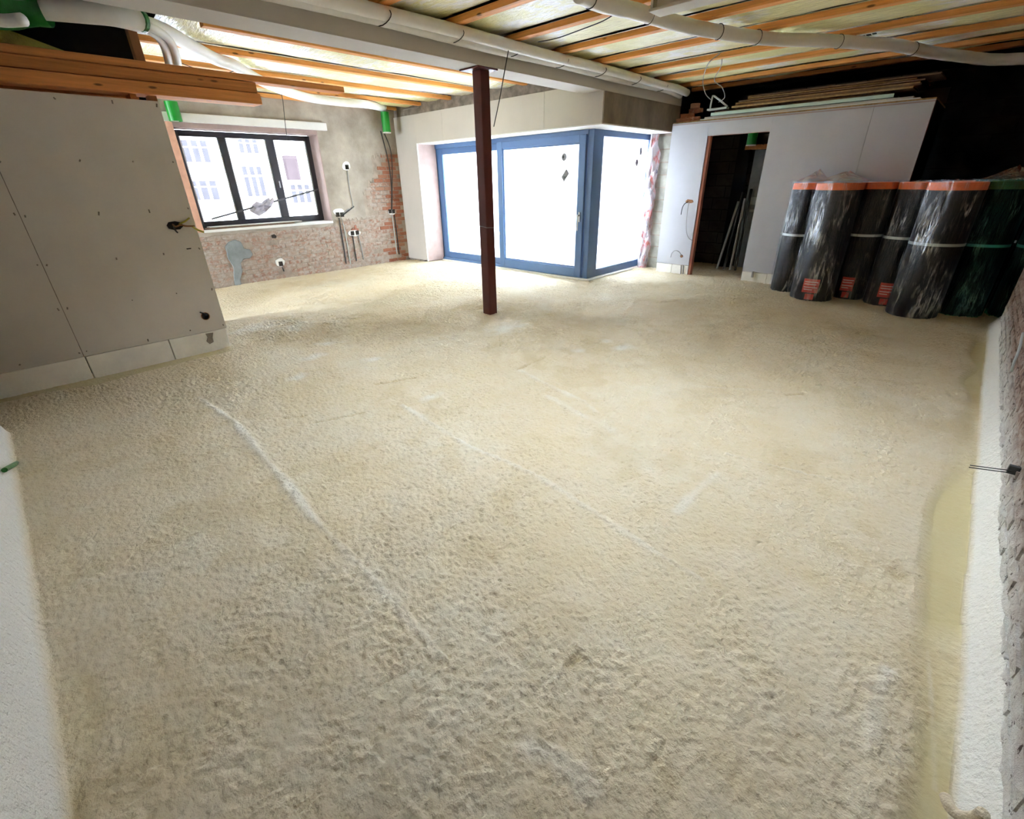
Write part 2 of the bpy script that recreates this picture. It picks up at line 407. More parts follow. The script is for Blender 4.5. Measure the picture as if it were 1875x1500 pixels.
for pts, wd, ht, wh in RIDGES:
    wd *= .62; d = seg_dist(pts)+(vn(X*9, Y*9, 12)-.5)*wd*1.3; g = np.exp(-(np.clip(d, 0, None)/wd)**2)
    h += ht*g; white = np.maximum(white, np.clip(.95*wh*g*(.35+.9*vn(X*6, Y*6, 13)), 0, .9)); h -= g*rough*.006*(lump+lump2)*.6
for pts in (pix((520,767),(560,763)), pix((578,775),(625,766),(665,758)), pix((948,676),(995,655)), pix((690,705),(760,693)), pix((1440,724),(1470,722)),
            pix((1040,1220),(1060,1205))):
    d = seg_dist(pts); d = d+.02*(vn(X*14, Y*14, 16)-.3); h -= .024*np.exp(-(d/.018)**2); ochre = np.maximum(ochre, .75*np.exp(-(d/.018)**2))
for px_, py_, rx in ((548,692,.07),(575,655,.09),(600,628,.12),(680,660,.08),(790,730,.07),(1140,638,.10),(1110,626,.06),(1060,645,.06),(545,600,.2),(930,600,.2),(470,600,.25)):
    x0, y0 = pix((px_, py_))[0]; d = np.hypot((X-x0), (Y-y0)*.8)+(vn(X*12, Y*12, 14)-.5)*rx
    g = np.clip(1.3-d/rx, 0, 1); white = np.maximum(white, .75*g); h -= rough*g*.008*lump
x0, y0 = pix((1650, 1052))[0]; d = np.hypot(X-x0, Y-y0); g = np.exp(-(d/.045)**2); h -= .03*g; ochre = np.maximum(ochre, .5*g)
# smooth, yellower margins beside the walls, then the foam climbs the masonry
def margin(dist, w0, w1, seed):
    e = w0+(w1-w0)*vn(X*2.2, Y*2.2, seed); return np.clip((e-dist)/.05+.5, 0, 1)
inner = (X < .6) & (Y > -.6)
mr = np.where(Y < 7.4, margin(.415-X, .02, .17, 21), 0)*(X < .5)*np.clip(vn(X*1.2, Y*1.6, 23)*3.2-.9, 0, 1); mn = margin(Y+.40, .0, .18, 22)*(X > -4.8)*np.clip(vn(X*1.3, Y*1.2, 24)*3-.9, 0, 1)
ml = np.where((X > -5.6) & (Y < 1.5), margin(X+5.5, .05, .22, 25), 0)*np.clip((1.48-Y)/.25, 0, 1)
mg = np.clip(mr+mn+ml, 0, 1)
h = h*(1-.75*mg)-.012*mg; olive = np.maximum(olive, .75*mg)
cr = np.where(Y < 7.3, np.clip((X-.405-.02*(vn(Y*3, X*0, 31)-.5))/.075, 0, 1), 0)*(X < .75)
cr = cr**1.5; h += cr*.115*(1+.3*(vn(X*1, Y*2.2, 26)-.5)); white = np.maximum(white, np.clip(cr*6, 0, 1)); olive = np.where(cr > .03, olive*.2, olive)
cn = np.clip((-Y-.375)/.07, 0, 1)*(X > -4.6)*(X < .5); cn = cn**1.8
h += cn*.30; white = np.maximum(white, np.clip(cn*6, 0, 1)); olive = np.where(cn > .03, olive*.2, olive)
h -= .010
nx, ny = X.shape
V = np.stack([X, Y, h], -1).reshape(-1, 3)
I = np.arange(nx*ny).reshape(nx, ny)
Q = np.stack([I[:-1, :-1], I[1:, :-1], I[1:, 1:], I[:-1, 1:]], -1)
# leave out the open courtyard
cxm = (X[:-1, :-1] < -4.75) & (Y[:-1, :-1] > 6.9)
Q = Q[~cxm].reshape(-1, 4)
me = bpy.data.meshes.new('floor'); me.vertices.add(len(V)); me.vertices.foreach_set('co', V.ravel())
me.loops.add(Q.size); me.loops.foreach_set('vertex_index', Q.ravel().astype(np.int32))
me.polygons.add(len(Q)); me.polygons.foreach_set('loop_start', np.arange(0, Q.size, 4, dtype=np.int32)); me.polygons.foreach_set('loop_total', np.full(len(Q), 4, np.int32))
me.update(); me.polygons.foreach_set('use_smooth', np.ones(len(Q), bool))
ca = me.attributes.new('tint', 'FLOAT_COLOR', 'POINT')
ca.data.foreach_set('color', np.stack([white, olive, ochre, np.ones_like(white)], -1).reshape(-1).astype(np.float32))
me.materials.append(M['foam']); floor = bpy.data.objects.new('floor', me); C.objects.link(floor)
tag(floor, 'lumpy cream sprayed foam floor with pale ridges covering the whole room', kind='structure')

# ---- masonry pieces
def brick_mesh(name, L, H, D, seed, mat, j=.003):
    rs = random.Random(seed); b = MB(); nu, nv = 4, 2
    for i in range(nu+1):
        for k in range(nv+1):
            e = .006 if i in (0, nu) or k in (0, nv) else 0
            b.v.append((rs.uniform(-j, j)-e, -L/2+L*i/nu+rs.uniform(-j, j)*.7, -H/2+H*k/nv+rs.uniform(-j, j)*.7))
    for i in range(nu):
        for k in range(nv): a = i*(nv+1)+k; b.f.append((a, a+nv+1, a+nv+2, a+1))
    rim = [i*(nv+1) for i in range(nu+1)]+[nu*(nv+1)+k for k in range(1, nv+1)]+[i*(nv+1)+nv for i in range(nu-1, -1, -1)]+[k for k in range(nv-1, 0, -1)]
    n0 = len(b.v)
    for r in rim: v = b.v[r]; b.v.append((-D, v[1], v[2]))
    m = len(rim)
    for i in range(m): b.f.append((rim[(i+1) % m], rim[i], n0+i, n0+(i+1) % m))
    me = bpy.data.meshes.new(name); me.from_pydata(b.v, [], b.f); me.update(); me.materials.append(mat); return me
def lay(parent, name, meshes, spots, rz):
    for i, (x, y, z) in enumerate(spots):
        o = bpy.data.objects.new(name, meshes[i % len(meshes)] if not isinstance(meshes, dict) else None); C.objects.link(o)
        o.parent = parent; o.location = Vector((x, y, z))-OFF[parent.name]
        o.rotation_euler = (0, 0, rz); 
        if random.random() < .5: o.scale = (1, -1, -1) if random.random() < .5 else (1, 1, 1)
def joined(parent, name, meshes, spots, rz, mat):
    b = MB()
    R = Matrix.Rotation(rz, 3, 'Z')
    for i, p in enumerate(spots):
        mm = meshes[i % len(meshes)]
        b.add([R @ v.co+Vector(p) for v in mm.vertices], [tuple(f.vertices) for f in mm.polygons])
    return tag(obj(name, b, mat, parent), kind='stuff')

# ---- brick wall with the dark framed window
WY0, WY1, WZ0, WZ1 = 2.38, 4.62, .915, 2.372
wb = structure('wall_back', 'old brick and render wall with a dark framed window', (XB, 3, 0))
b = MB()
for a in ((-3, WY0, 0, 3.0), (WY1, 6.9, 0, 3.0), (WY0, WY1, 0, WZ0), (WY0, WY1, WZ1, 3.0)): b.box(XB-.42, XB-.012, *a)
obj('mortar_bed', b, M['mortar'], wb)
BL, BH, PL, PH = .213, .063, .225, .0745
bm_ = [brick_mesh('brick', BL, BH, .05, s, M['brick']) for s in range(6)]
br_ = [brick_mesh('brick', BL, BH, .05, s+20, M['brick_red']) for s in range(6)]
sp, sr = [], []
rr = random.Random(5)
for k in range(28):
    z = .045+k*PH; off = (k % 2)*PL/2
    for i in range(-4, 22):
        y = 2.05+i*PL+off
        if y < 2.15 or y > 6.22: continue
        if z > .88 and y < 5.30+rr.uniform(0, .22): continue
        if z < .88 and rr.random() < .05: continue
        if z > 1.30 and y < 5.45+rr.uniform(0, .1): continue
        if z > 1.72+rr.uniform(-.1, .1) and y < 5.85: continue
        if .82 < z < .98 and y < 4.7: continue
        if 1.0 < z < 1.1 and y < 5.6: continue
        (sr if y > 5.93 or (y > 5.72 and rr.random() < .55) else sp).append((XB+rr.uniform(-.003, .003), y, z))
obj('open_joints', MB().box(XB-.02, XB-.0115, 5.56, 5.96, 1.14, 1.66), M['mortar_dark'], wb)
lay(wb, 'brick', bm_, sp[:190], 0); lay(wb, 'brick', br_, sr[:100], 0)
# render left on the upper wall, ragged lower edge
def ragged(y0, y1, ztop, zlow, amp, seed, n=26):
    rs = random.Random(seed); pts = [(y1, ztop), (y0, ztop)]
    for i in range(n+1):
        y = y0+(y1-y0)*i/n; pts.append((y, zlow(y)+rs.uniform(-amp, amp)))
    return pts
b = MB()
b.prism(ragged(WY1, 5.36, 2.95, lambda y: .93-.0*(y-4.6), .03, 1), 0, XB-.02, XB-.002)
b.prism(ragged(5.36, 5.66, 2.95, lambda y: 1.36+.6*(y-5.36)*2, .05, 2), 0, XB-.02, XB-.004)
b.prism(ragged(5.66, 6.0, 2.95, lambda y: 2.05, .08, 3), 0, XB-.02, XB-.003)
b.prism(ragged(6.0, 6.75, 2.95, lambda y: 2.22, .05, 4), 0, XB-.02, XB-.003)
b.prism(ragged(-3, WY1, 2.95, lambda y: WZ1, .0, 5, 4), 0, XB-.02, XB-.004)
b.prism(ragged(2.0, WY1, WZ0-.0, lambda y: WZ0-.075, .02, 6), 0, XB-.02, XB-.001)
b.prism(ragged(-3, WY0, 2.5, lambda y: .9, .04, 8), 0, XB-.02, XB-.001)
obj('render_coat', b, M['render'], wb)
# grey cement smear, a blob with thickness
def blob(px_list, ax, v, th, mat, name, parent, bevel=.01):
    pts = [at(a, c, ax, v) for a, c in px_list]
    pr = [tuple(q[i] for i in range(3) if i != ax) for q in pts]
    return obj(name, MB().prism(pr, ax, v-.02, v+th), mat, parent, bevel=bevel)
blob([(412,452),(418,443),(430,439),(441,443),(447,455),(458,457),(463,466),(458,473),(446,474),(441,482),(444,498),(440,512),(443,524),(430,522),(428,505),(427,488),(418,475)], 0, XB, .012, M['cement'], 'cement_smear', wb)
blob([(497,431),(502,429),(506,432),(505,436),(499,436)], 0, XB, .004, M['hole'], 'hole', wb, 0)
blob([(643,421),(646,418),(650,419),(648,413),(652,412),(653,418),(657,419),(656,423),(649,424)], 0, XB, .004, M['redwood'], 'hole', wb, 0)
# wooden head board and reveals
obj('trim_1', MB().box(XB-.02, XB+.055, 2.2, 4.80, 2.432, 2.55), M['white'], bevel=.004)
tag(bpy.data.objects['trim_1'], 'white boarded head above the dark framed window', kind='structure')
b = MB().box(XB-.02, XB+.03, 2.26, WY0, .90, 2.43)
tag(obj('trim_2', b, M['pinkfoam'], bevel=.004), 'pinkish upright board at the left side of the dark framed window', kind='structure')
b = MB(); b.box(XB-.31, XB+.001, WY1-.012, WY1+.002, WZ0, WZ1).box(XB-.31, XB+.001, WY0, WY1, WZ1-.010, WZ1+.002).box(XB-.02, XB+.001, WY0, WY1, WZ1, 2.44)
obj('reveal_lining', b, M['reveal'], wb)

# ---- window 1
XW = -9.44
w1 = structure('added_rooflight_1', 'dark framed three pane window in the brick wall', (XW, 3.5, WZ0))
zb, zt = .99, 2.36
def bars(parent, name, boxes, mat, bev=.004):
    for q in boxes: obj(name, MB().box(*q), mat, parent, bevel=bev)
bars(w1, 'frame', [(XW-.07, XW, 2.40, 2.50, zb-.06, zt), (XW-.07, XW, 4.52, 4.607, zb-.06, zt), (XW-.068, XW-.002, 2.5, 4.52, zt-.085, zt), (XW-.068, XW-.002, 2.5, 4.52, zb-.06, zb+.045)], M['darkframe'])
bars(w1, 'mullion', [(XW-.07, XW+.005, 3.06, 3.16, zb+.045, zt-.085), (XW-.07, XW+.005, 3.81, 3.935, zb+.045, zt-.085)], M['darkframe'])
for a, c in ((2.5, 3.06), (3.16, 3.81), (3.935, 4.52)):
    bars(w1, 'sash_edge', [(XW-.05, XW-.012, a, a+.02, zb+.045, zt-.085), (XW-.05, XW-.012, c-.02, c, zb+.045, zt-.085)], M['steel'], 0)
    obj('pane', MB().box(XW-.036, XW-.03, a+.015, c-.015, zb+.045, zt-.085), M['glass'], w1)
obj('handle', MB().box(XW, XW+.03, 3.87, 3.89, 1.60, 1.63).box(XW+.02, XW+.035, 3.87, 3.89, 1.52, 1.63), M['chrome'], w1, bevel=.004)
obj('sill', MB().box(XB-.42, XB+.02, WY0, WY1, WZ0-.03, WZ0+.012), M['white'], w1, bevel=.004)

# ---- slider wall: plasterboards over the opening
ws = structure('wall_courtyard', 'pale plasterboard wall above and beside the blue sliding door', (-6.6, YP, 0))
b = MB().box(XB, -8.58, YP+.03, YS+.3, 0, 3.0).box(-8.58, XC-.02, YP+.03, YS+.3, 2.27, 3.0)
obj('masonry_core', b, M['mortar_dark'], ws)
OX0 = -8.44
xs = [XB+.004, -8.44, -7.62, -6.42, -5.22, XC-.0]
ztop = 2.725
obj('plasterboard', MB().box(xs[0], OX0, YP, YP+.028, .05, ztop), M['plaster'], ws, bevel=.002)
for a, c in zip(xs[1:-1], xs[2:]):
    obj('plasterboard', MB().box(a+.0015, c-.0015, YP, YP+.028, 2.25, ztop), M['plaster'], ws, bevel=.002)
obj('reveal', MB().box(OX0-.012, OX0+.0, YP+.002, YS-.0, .03, 2.25), M['reveal'], ws)
obj('soffit', MB().box(OX0, XC-.002, YP+.004, YS+.0, 2.235, 2.25), M['white'], ws)
obj('soffit', MB().box(-4.62, XC-.002, YS, 8.5, 2.235, 2.25), M['white'], ws)
obj('edge_bead', MB().box(OX0-.004, OX0+.008, YP-.004, YP+.02, .03, 2.25), M['white'], ws)
obj('floor_kerb', MB().box(-8.58, -4.52, YS-.05, YS+.1, -.05, .03).box(-4.66, -4.53, YS, 8.5, -.05, .03), M['foam_white'], ws, bevel=.01)

# ---- concrete lintel and beam
tag(obj('trim_3', MB().box(-4.62, XC, YP+.03, 8.6, 2.25, 2.62), M['concrete'], bevel=.003), 'stained dark concrete lintel over the corner of the blue glazing', kind='structure')
bmx = structure('beam', 'long pale boarded ceiling beam resting on the red steel post', (-4.35, 4, 2.62))
obj('soffit_board', MB().box(-4.52, XC-.001, -.45, 8.6, 2.62, 2.634), M['plaster'], bmx)
obj('side_board', MB().box(-4.194, XC, -.45, 8.6, 2.634, 3.0), M['beam'], bmx)
obj('side_board', MB().box(-4.52, -4.506, -.45, 8.6, 2.634, 3.0), M['white'], bmx)

# ---- blue sliding door (added_rooflight_2)
w2 = structure('added_rooflight_2', 'blue framed corner glazing with milky panes and a sliding leaf', (-6.6, YS, 0))
FX0, FX1, FZ0, FZ1 = -8.58, -4.61, .015, 2.25
bars(w2, 'outer_frame', [(FX0, FX0+.07, YS-.02, YS+.12, FZ0, FZ1-.02), (FX0, -4.70, YS-.02, YS+.12, FZ1-.09, FZ1-.0), (FX0, -4.70, YS-.02, YS+.12, FZ0, FZ0+.06)], M['blue'])
obj('corner_post', MB().box(-4.71, -4.605, YS-.01, YS+.24, FZ0, FZ1), M['blue'], w2, bevel=.006)
# fixed leaf
bars(w2, 'fixed_sash', [(-8.50, -8.27, YS+.02, YS+.09, .075, 2.16), (-6.70, -6.60, YS+.02, YS+.09, .075, 2.16), (-8.27, -6.70, YS+.022, YS+.088, 2.055, 2.16), (-8.27, -6.70, YS+.022, YS+.088, .075, .195)], M['blue'])
obj('milky_pane', MB().box(-8.28, -6.69, YS+.05, YS+.06, .185, 2.065), M['milky'], w2)
# sliding leaf, proud of the frame
bars(w2, 'sliding_sash', [(-6.645, -6.515, YS-.055, YS+.015, .045, 2.175), (-4.84, -4.715, YS-.055, YS+.015, .045, 2.175), (-6.515, -4.84, YS-.053, YS+.013, 2.065, 2.175), (-6.515, -4.84, YS-.053, YS+.013, .045, .20)], M['blue'], .008)
bars(w2, 'glazing_bead', [(-6.515, -6.495, YS-.035, YS-.0, .20, 2.065), (-4.86, -4.84, YS-.035, YS-.0, .20, 2.065), (-6.495, -4.86, YS-.035, YS, 2.045, 2.065), (-6.495, -4.86, YS-.035, YS, .20, .22)], M['blue'], .003)
mp = obj('milky_pane', MB().box(-6.5, -4.85, YS-.02, YS-.012, .21, 2.055), M['milky'], w2)
obj('handle', MB().box(-4.795, -4.765, YS-.068, YS-.055, .93, 1.08).box(-4.79, -4.77, YS-.10, YS-.068, 1.02, 1.04).box(-4.79, -4.77, YS-.112, YS-.096, .80, 1.045), M['chrome'], w2, bevel=.004)
def sticker(cx, cz, kind, plane, ax, sc=1):
    n = 20; b = MB()
    if kind == 'round': pts = [(cx+sc*.05*math.cos(t*2*PI/n), cz+sc*.056*math.sin(t*2*PI/n)) for t in range(n)]
    else: pts = [(cx-.08, cz-.02), (cx-.022, cz-.095), (cx+.08, cz+.03), (cx+.02, cz+.10)]
    b.prism(pts, ax, plane, plane-.002 if ax == 1 else plane+.002)
    return b
SG = mottled('grey sticker', (.05, .05, .05), .6, 30, .35, 0)
SW = mottled('white sticker', (.20, .20, .20), .6, 30, .2, 0)
st = obj('sticker', sticker(-5.153, 1.882, 'round', YS-.0205, 1), SW, w2); tag(st, 'round grey sticker')
obj('dot', sticker(-5.17, 1.885, 'round', YS-.0228, 1, .42), SG, st).scale = (1, 1, 1)
st = obj('sticker', sticker(-5.12, 1.617, 'diamond', YS-.0205, 1), SW, w2); tag(st, 'tilted diamond shaped grey sticker')
b = MB()
for k in range(4): b.prism([(-5.155+k*.02, 1.60-k*.006+.0), (-5.13+k*.02, 1.565+k*.02), (-5.124+k*.02, 1.575+k*.02), (-5.149+k*.02, 1.61-k*.006)], 1, YS-.0226, YS-.0236)
obj('sticker_lines', b, SG, st)
# return glazing
XR = -4.61
bars(w2, 'return_frame', [(XR-.09, XR, YS+.23, YS+.275, FZ0, FZ1), (XR-.09, XR, YS+.24, 8.56, 2.15, 2.25), (XR-.09, XR, YS+.24, 8.56, .02, .15), (XR-.09, XR, 8.48, 8.56, .02, 2.25)], M['blue'], .006)
obj('milky_pane', MB().box(XR-.05, XR-.04, YS+.27, 8.5, .14, 2.16), M['milky'], w2)
st = obj('sticker', MB().box(XR-.04, XR-.037, 8.20, 8.28, 1.92, 2.03), SW, w2)
obj('sticker', sticker(8.14, 1.80, 'round', XR-.04, 0), SW, w2)

# ---- block jamb, membrane strip
jb = structure('wall_jamb', 'narrow pale block jamb between the blue glazing and the doorway wall', (-4.3, 8.5, 0))
obj('mortar_bed', MB().box(-4.62, -4.0, 8.515, 8.9, 0, 2.25), M['mortar'], jb)
blk = [brick_mesh('block', .385, .185, .06, 50+s, M['block_light'], .002) for s in range(3)]
blk_d = [brick_mesh('block', .385, .185, .06, 60+s, M['block_dark'], .003) for s in range(4)]
blk_g = [brick_mesh('block', .385, .185, .06, 70+s, M['block_grey'], .003) for s in range(4)]
for k in range(11): lay(jb, 'block', blk[k % 3:k % 3+1], [(-4.31+(.10 if k % 2 else -.02), 8.5, .10+k*.2)], -PI/2)
def strip(u, v):
    z = .0+2.24*u; n = float(vn(u*14, v*4, 41)); n2 = float(vn(u*30, v*7, 42)); n3 = float(vn(u*9, 2, 43))
    a = (v-.5)*2
    return (-4.50+a*(.085+.06*n3)+.05*(n-.5), 8.44-.10*(1-a*a)*(.3+n)-.05*n2+.05*(n-.5), z)
tag(obj('crumpled_foil_strip', MB().grid(strip, 70, 12), M['crumple'], None, solid=.004), 'crumpled pink and white foil strip hanging down the edge of the blue glazing', 'foil')

# ---- doorway wall (right partition)
YD = 8.21; PX0, PX1, PZ = -4.096, -.79, 2.335
DX0, DX1, DZ = -3.49, -2.58, 2.13
wd = structure('wall_doorway', 'free standing plasterboard partition with an open doorway', (-2.5, YD, 0))
zb0 = .165
obj('plasterboard', MB().box(PX0, DX0, YD, YD+.0125, zb0, PZ), M['plaster_daylit'], wd)
obj('plasterboard', MB().box(DX0+.001, DX1-.001, YD, YD+.0125, DZ, PZ), M['plaster_daylit'], wd)
obj('plasterboard', MB().box(DX1, -1.39, YD, YD+.0125, zb0, PZ), M['plaster_daylit'], wd)
obj('plasterboard', MB().box(-1.387, PX1, YD, YD+.0125, zb0, PZ), M['plaster_daylit'], wd)
obj('pink_top_strip', MB().box(PX0, PX1, YD-.002, YD+.0, PZ-.025, PZ-.012), M['reveal'], wd)
for q in ((PX0, -3.80), (-3.797, DX0), (DX1, -2.20), (-2.197, -1.6), (-1.597, PX1)):
    obj('plinth_block', MB().box(q[0], q[1], YD+.004, YD+.1, -.03, zb0-.004), M['foam_white'], wd, bevel=.006)
bars(wd, 'stud', [(DX0, DX0+.045, YD+.013, YD+.10, .0, DZ), (PX1-.05, PX1, YD+.013, YD+.10, zb0, PZ), (PX0, PX0+.05, YD+.013, YD+.1, zb0, PZ)], M['redwood'])
bars(wd, 'stud', [(DX1-.002, DX1+.04, YD+.013, YD+.10, .0, DZ)], M['redwood'])
obj('head_rail', MB().box(DX0+.045, DX1-.002, YD+.013, YD+.10, DZ, DZ+.05).box(PX0+.05, PX1-.05, YD+.013, YD+.10, PZ-.05, PZ), M['redwood'], wd)
obj('back_board', MB().box(PX0, DX0, YD+.10, YD+.112, 0, PZ).box(DX1+.04, PX1, YD+.10, YD+.112, 0, PZ), M['block_grey'], wd)
obj('shelf_top', MB().box(PX0, PX1, YD+.012, 9.55, PZ, PZ+.018), M['osb'], wd)
obj('side_board', MB().box(PX1-.012, PX1, YD+.10, 9.55, 0, PZ), M['black'], wd)

# ---- far dark block wall
YF = 9.6
wf = structure('wall_far', 'shade darkened block wall in the unlit far right corner', (0, YF, 0))
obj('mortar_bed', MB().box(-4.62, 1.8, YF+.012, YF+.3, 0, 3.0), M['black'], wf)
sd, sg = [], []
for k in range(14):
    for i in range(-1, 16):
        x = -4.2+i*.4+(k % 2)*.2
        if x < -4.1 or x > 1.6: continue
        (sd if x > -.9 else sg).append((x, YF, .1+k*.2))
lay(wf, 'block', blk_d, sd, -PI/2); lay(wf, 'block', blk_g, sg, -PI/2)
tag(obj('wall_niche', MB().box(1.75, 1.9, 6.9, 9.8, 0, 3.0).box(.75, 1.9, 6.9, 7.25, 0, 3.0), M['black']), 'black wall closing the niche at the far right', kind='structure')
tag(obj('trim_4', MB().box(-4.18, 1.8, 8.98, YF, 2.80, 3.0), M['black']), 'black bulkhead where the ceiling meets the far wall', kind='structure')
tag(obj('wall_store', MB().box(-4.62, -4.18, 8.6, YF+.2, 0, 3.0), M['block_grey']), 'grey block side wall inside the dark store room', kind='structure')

# ---- right brick wall with foam at its foot
XRW = .475
wr = structure('wall_right', 'rough old brick wall with white foam sprayed along its foot', (XRW, 3.5, 0))
obj('mortar_bed', MB().box(XRW+.011, XRW+.30, -1.0, 7.25, 0, 3.0), M['brick_foam'], wr)
bw = [brick_mesh('brick', .208, .058, .05, 90+s, M['brick_foam'], .0045) for s in range(8)]
near, rest = [], []
for k in range(38):
    z = .11+k*.0745
    for i in range(0, 37):
        y = -.8+i*PL+(k % 2)*PL/2
        if y > 7.14: continue
        (near if (.9 < y < 7.2 and .17 < z < .84) else rest).append((XRW+random.uniform(-.003, .005), y, z))
random.Random(2).shuffle(near)
lay(wr, 'brick', bw, near[:290], PI); joined(wr, 'upper_brickwork', bw, rest+near[290:], PI, M['brick_foam'])

# ---- near left wall behind the viewer and passage
wn = structure('wall_near', 'white plasterboard wall at the near left edge', (-2, -.42, 0))
obj('plasterboard', MB().box(-4.62, .47, -.60, -.46, .27, 3.0), M['plaster'], wn)
obj('foam_skirt', MB().box(-4.62, .47, -.60, -.452, -.02, .29), M['foam_white'], wn, bevel=.01)
tag(obj('wall_passage', MB().box(-7, -4.5, -2.75, -2.6, 0, 3.0).box(-4.62, -4.5, -2.6, -.60, 0, 3), M['plaster']), 'plasterboard wall at the end of the side passage', kind='structure')

# ---- left partition
XL = -5.555; LY = 1.398; LZ0, LZ1 = .195, 2.235
wl = structure('wall_left', 'grey plasterboard partition on a white block plinth at the left', (XL, 0, 0))
jy = [-2.6, -1.0, .205, LY]
for a, c in zip(jy[:-1], jy[1:]):
    obj('plasterboard', MB().box(XL-.0125, XL, a+.0025, c-.0025, LZ0, LZ1), M['plaster_left'], wl, bevel=.0015)
b = MB()
for a in jy[1:3]: b.box(XL-.014, XL-.0015, a-.03, a+.03, LZ0+.01, LZ1-.01)
obj('joint_backing', b, M['mortar_dark'], wl)
py_ = [-2.6, -1.6, -.42, .21, .86, LY-.01]
for a, c in zip(py_[:-1], py_[1:]):
    obj('plinth_block', MB().box(XL-.10, XL-.004, a+.004, c-.004, -.03, LZ0-.004), M['plinth'], wl, bevel=.005)
obj('bottom_rail', MB().box(XL-.10, XL-.014, -2.6, LY-.005, LZ0-.003, LZ0+.04).box(XL-.10, XL-.014, -2.6, LY-.005, LZ1-.04, LZ1), M['plank'], wl)
obj('end_stud', MB().box(XL-.10, XL-.0135, LY-.05, LY, LZ0+.04, LZ1-.04), M['stud'], wl)
obj('back_board', MB().box(XL-.115, XL-.10, -2.6, LY, 0, LZ1), M['block_grey'], wl)
obj('upper_stud', MB().box(XL-.11, XL-.02, 1.335, LY, LZ1, 2.93), M['stud'], wl, bevel=.003)
b = MB()
for y in (-.72, -.2, .18, .235, .70, 1.06, 1.37):
    for z in (.24, .62, 1.0, 1.38, 1.76, 2.19):
        b.cyl((XL-.002, y+random.uniform(-.01, .01), z+random.uniform(-.03, .03)), (XL+.001, y, z), .006, 6)
tag(obj('screw_heads', b, M['mortar_dark'], wl), kind='stuff')
tag(obj('void_backing', MB().box(-6.75, -6.6, -2.8, 1.61, 0, 3.0), M['black']), 'black backing put in for the shade in the gap above the left partition', kind='structure')  # its black colour stands in for the shade inside the gap

# ---- ceiling
RX0, RX1, RY0, RY1 = -2.45, .35, 2.98, 3.30
ce = structure('ceiling', 'insulated ceiling with orange timber battens under clear film', (-3, 4, 2.95))
b = MB().box(-9.55, -4.5, -2.75, 7.0, 2.965, 3.1)
ADDED_ROOFLIGHTS = [(-3.9, -.5, 1.42, 1.72), (RX0, RX1, RY0, RY1)]  # rooflights out of view, added to brighten the dark foreground
yy = -.65
for x0, x1, y0, y1 in ADDED_ROOFLIGHTS:
    b.box(-4.5, 1.9, yy, y0, 2.965, 3.1).box(-4.5, x0, y0, y1, 2.965, 3.1).box(x1, 1.9, y0, y1, 2.965, 3.1); yy = y1
b.box(-4.5, 1.9, yy, 9.9, 2.965, 3.1)
obj('deck', b, M['deck'], ce)
for k, (x0, x1, y0, y1) in enumerate(ADDED_ROOFLIGHTS):
    w3 = structure('added_rooflight_%d' % (k+3), ['unseen strip rooflight added to light the near floor', 'unseen strip rooflight added to light the floor ahead of the viewer'][k], ((x0+x1)/2, (y0+y1)/2, 2.965))
    for q in ((x0-.05, x1+.05, y0-.05, y0), (x0-.05, x1+.05, y1, y1+.05), (x0-.05, x0, y0, y1), (x1, x1+.05, y0, y1)):
        obj('frame', MB().box(q[0], q[1], q[2], q[3], 2.955, 3.16), M['white'], w3)
    obj('pane', MB().box(x0, x1, y0, y1, 3.13, 3.14), M['glass'], w3)
bat_y = [.4, 1.2, 2.0, 2.80, 3.585, 4.385, 5.18, 5.965, 6.83, 7.62, 8.40, 8.93]
for y in bat_y: obj('batten', MB().box(-4.17, 1.75, y-.047, y+.047, ZC, ZC+.05), M['batten_x'], ce, bevel=.003)
bat_x = [-5.62, -6.52, -7.40, -8.27, -9.07]
for i, x in enumerate(bat_x): obj('batten', MB().box(x-.045, x+.045, (1.93 if i == 0 else 1.62), 6.72, ZC, ZC+.05), M['batten_y'], ce, bevel=.003)
def bay(x0, x1, y0, y1, seed, along):
    def fn(u, v):
        if along == 'x': x, y, e = x0+(x1-x0)*u, y0+(y1-y0)*v, v
        else: x, y, e = x0+(x1-x0)*v, y0+(y1-y0)*u, v
        bulge = math.sin(PI*e)**.7
        n = float(vn(x*1.6, y*1.6, seed)); n2 = float(vn(x*7, y*7, seed+1)); n3 = float(vn(x*(5 if along == 'x' else 14), y*(14 if along == 'x' else 5), seed+2))
        return (x, y, 2.925-bulge*(.022+.035*n+.012*n2+.010*n3))
    L = (x1-x0) if along == 'x' else (y1-y0)
    obj('insulation_bay', MB().grid(fn, int(L*16), 14), M['film'], ce, smooth=True)
ys_ = bat_y
for i in range(2, len(ys_)-1): bay(-4.175, RX0-.07 if i == 3 else 1.75, ys_[i]+.03, ys_[i+1]-.03, 100+i*5, 'x')
xs_ = [-4.53]+bat_x
for i in range(len(xs_)-1): bay(xs_[i+1]+.03, xs_[i]-.03, 1.36 if i == 0 else 1.62, 6.73, 200+i*5, 'y')
def film_z(x, y):
    i = max(k for k in range(2, len(bat_y)-1) if bat_y[k] <= y); seed = 100+i*5
    v = (y-bat_y[i]-.03)/(bat_y[i+1]-bat_y[i]-.06); bulge = max(0, math.sin(PI*min(max(v, 0), 1)))**.7
    return 2.925-bulge*(.022+.035*float(vn(x*1.6, y*1.6, seed))+.012*float(vn(x*7, y*7, seed+1))+.010*float(vn(x*5, y*14, seed+2)))
b = MB(); rs = random.Random(9)
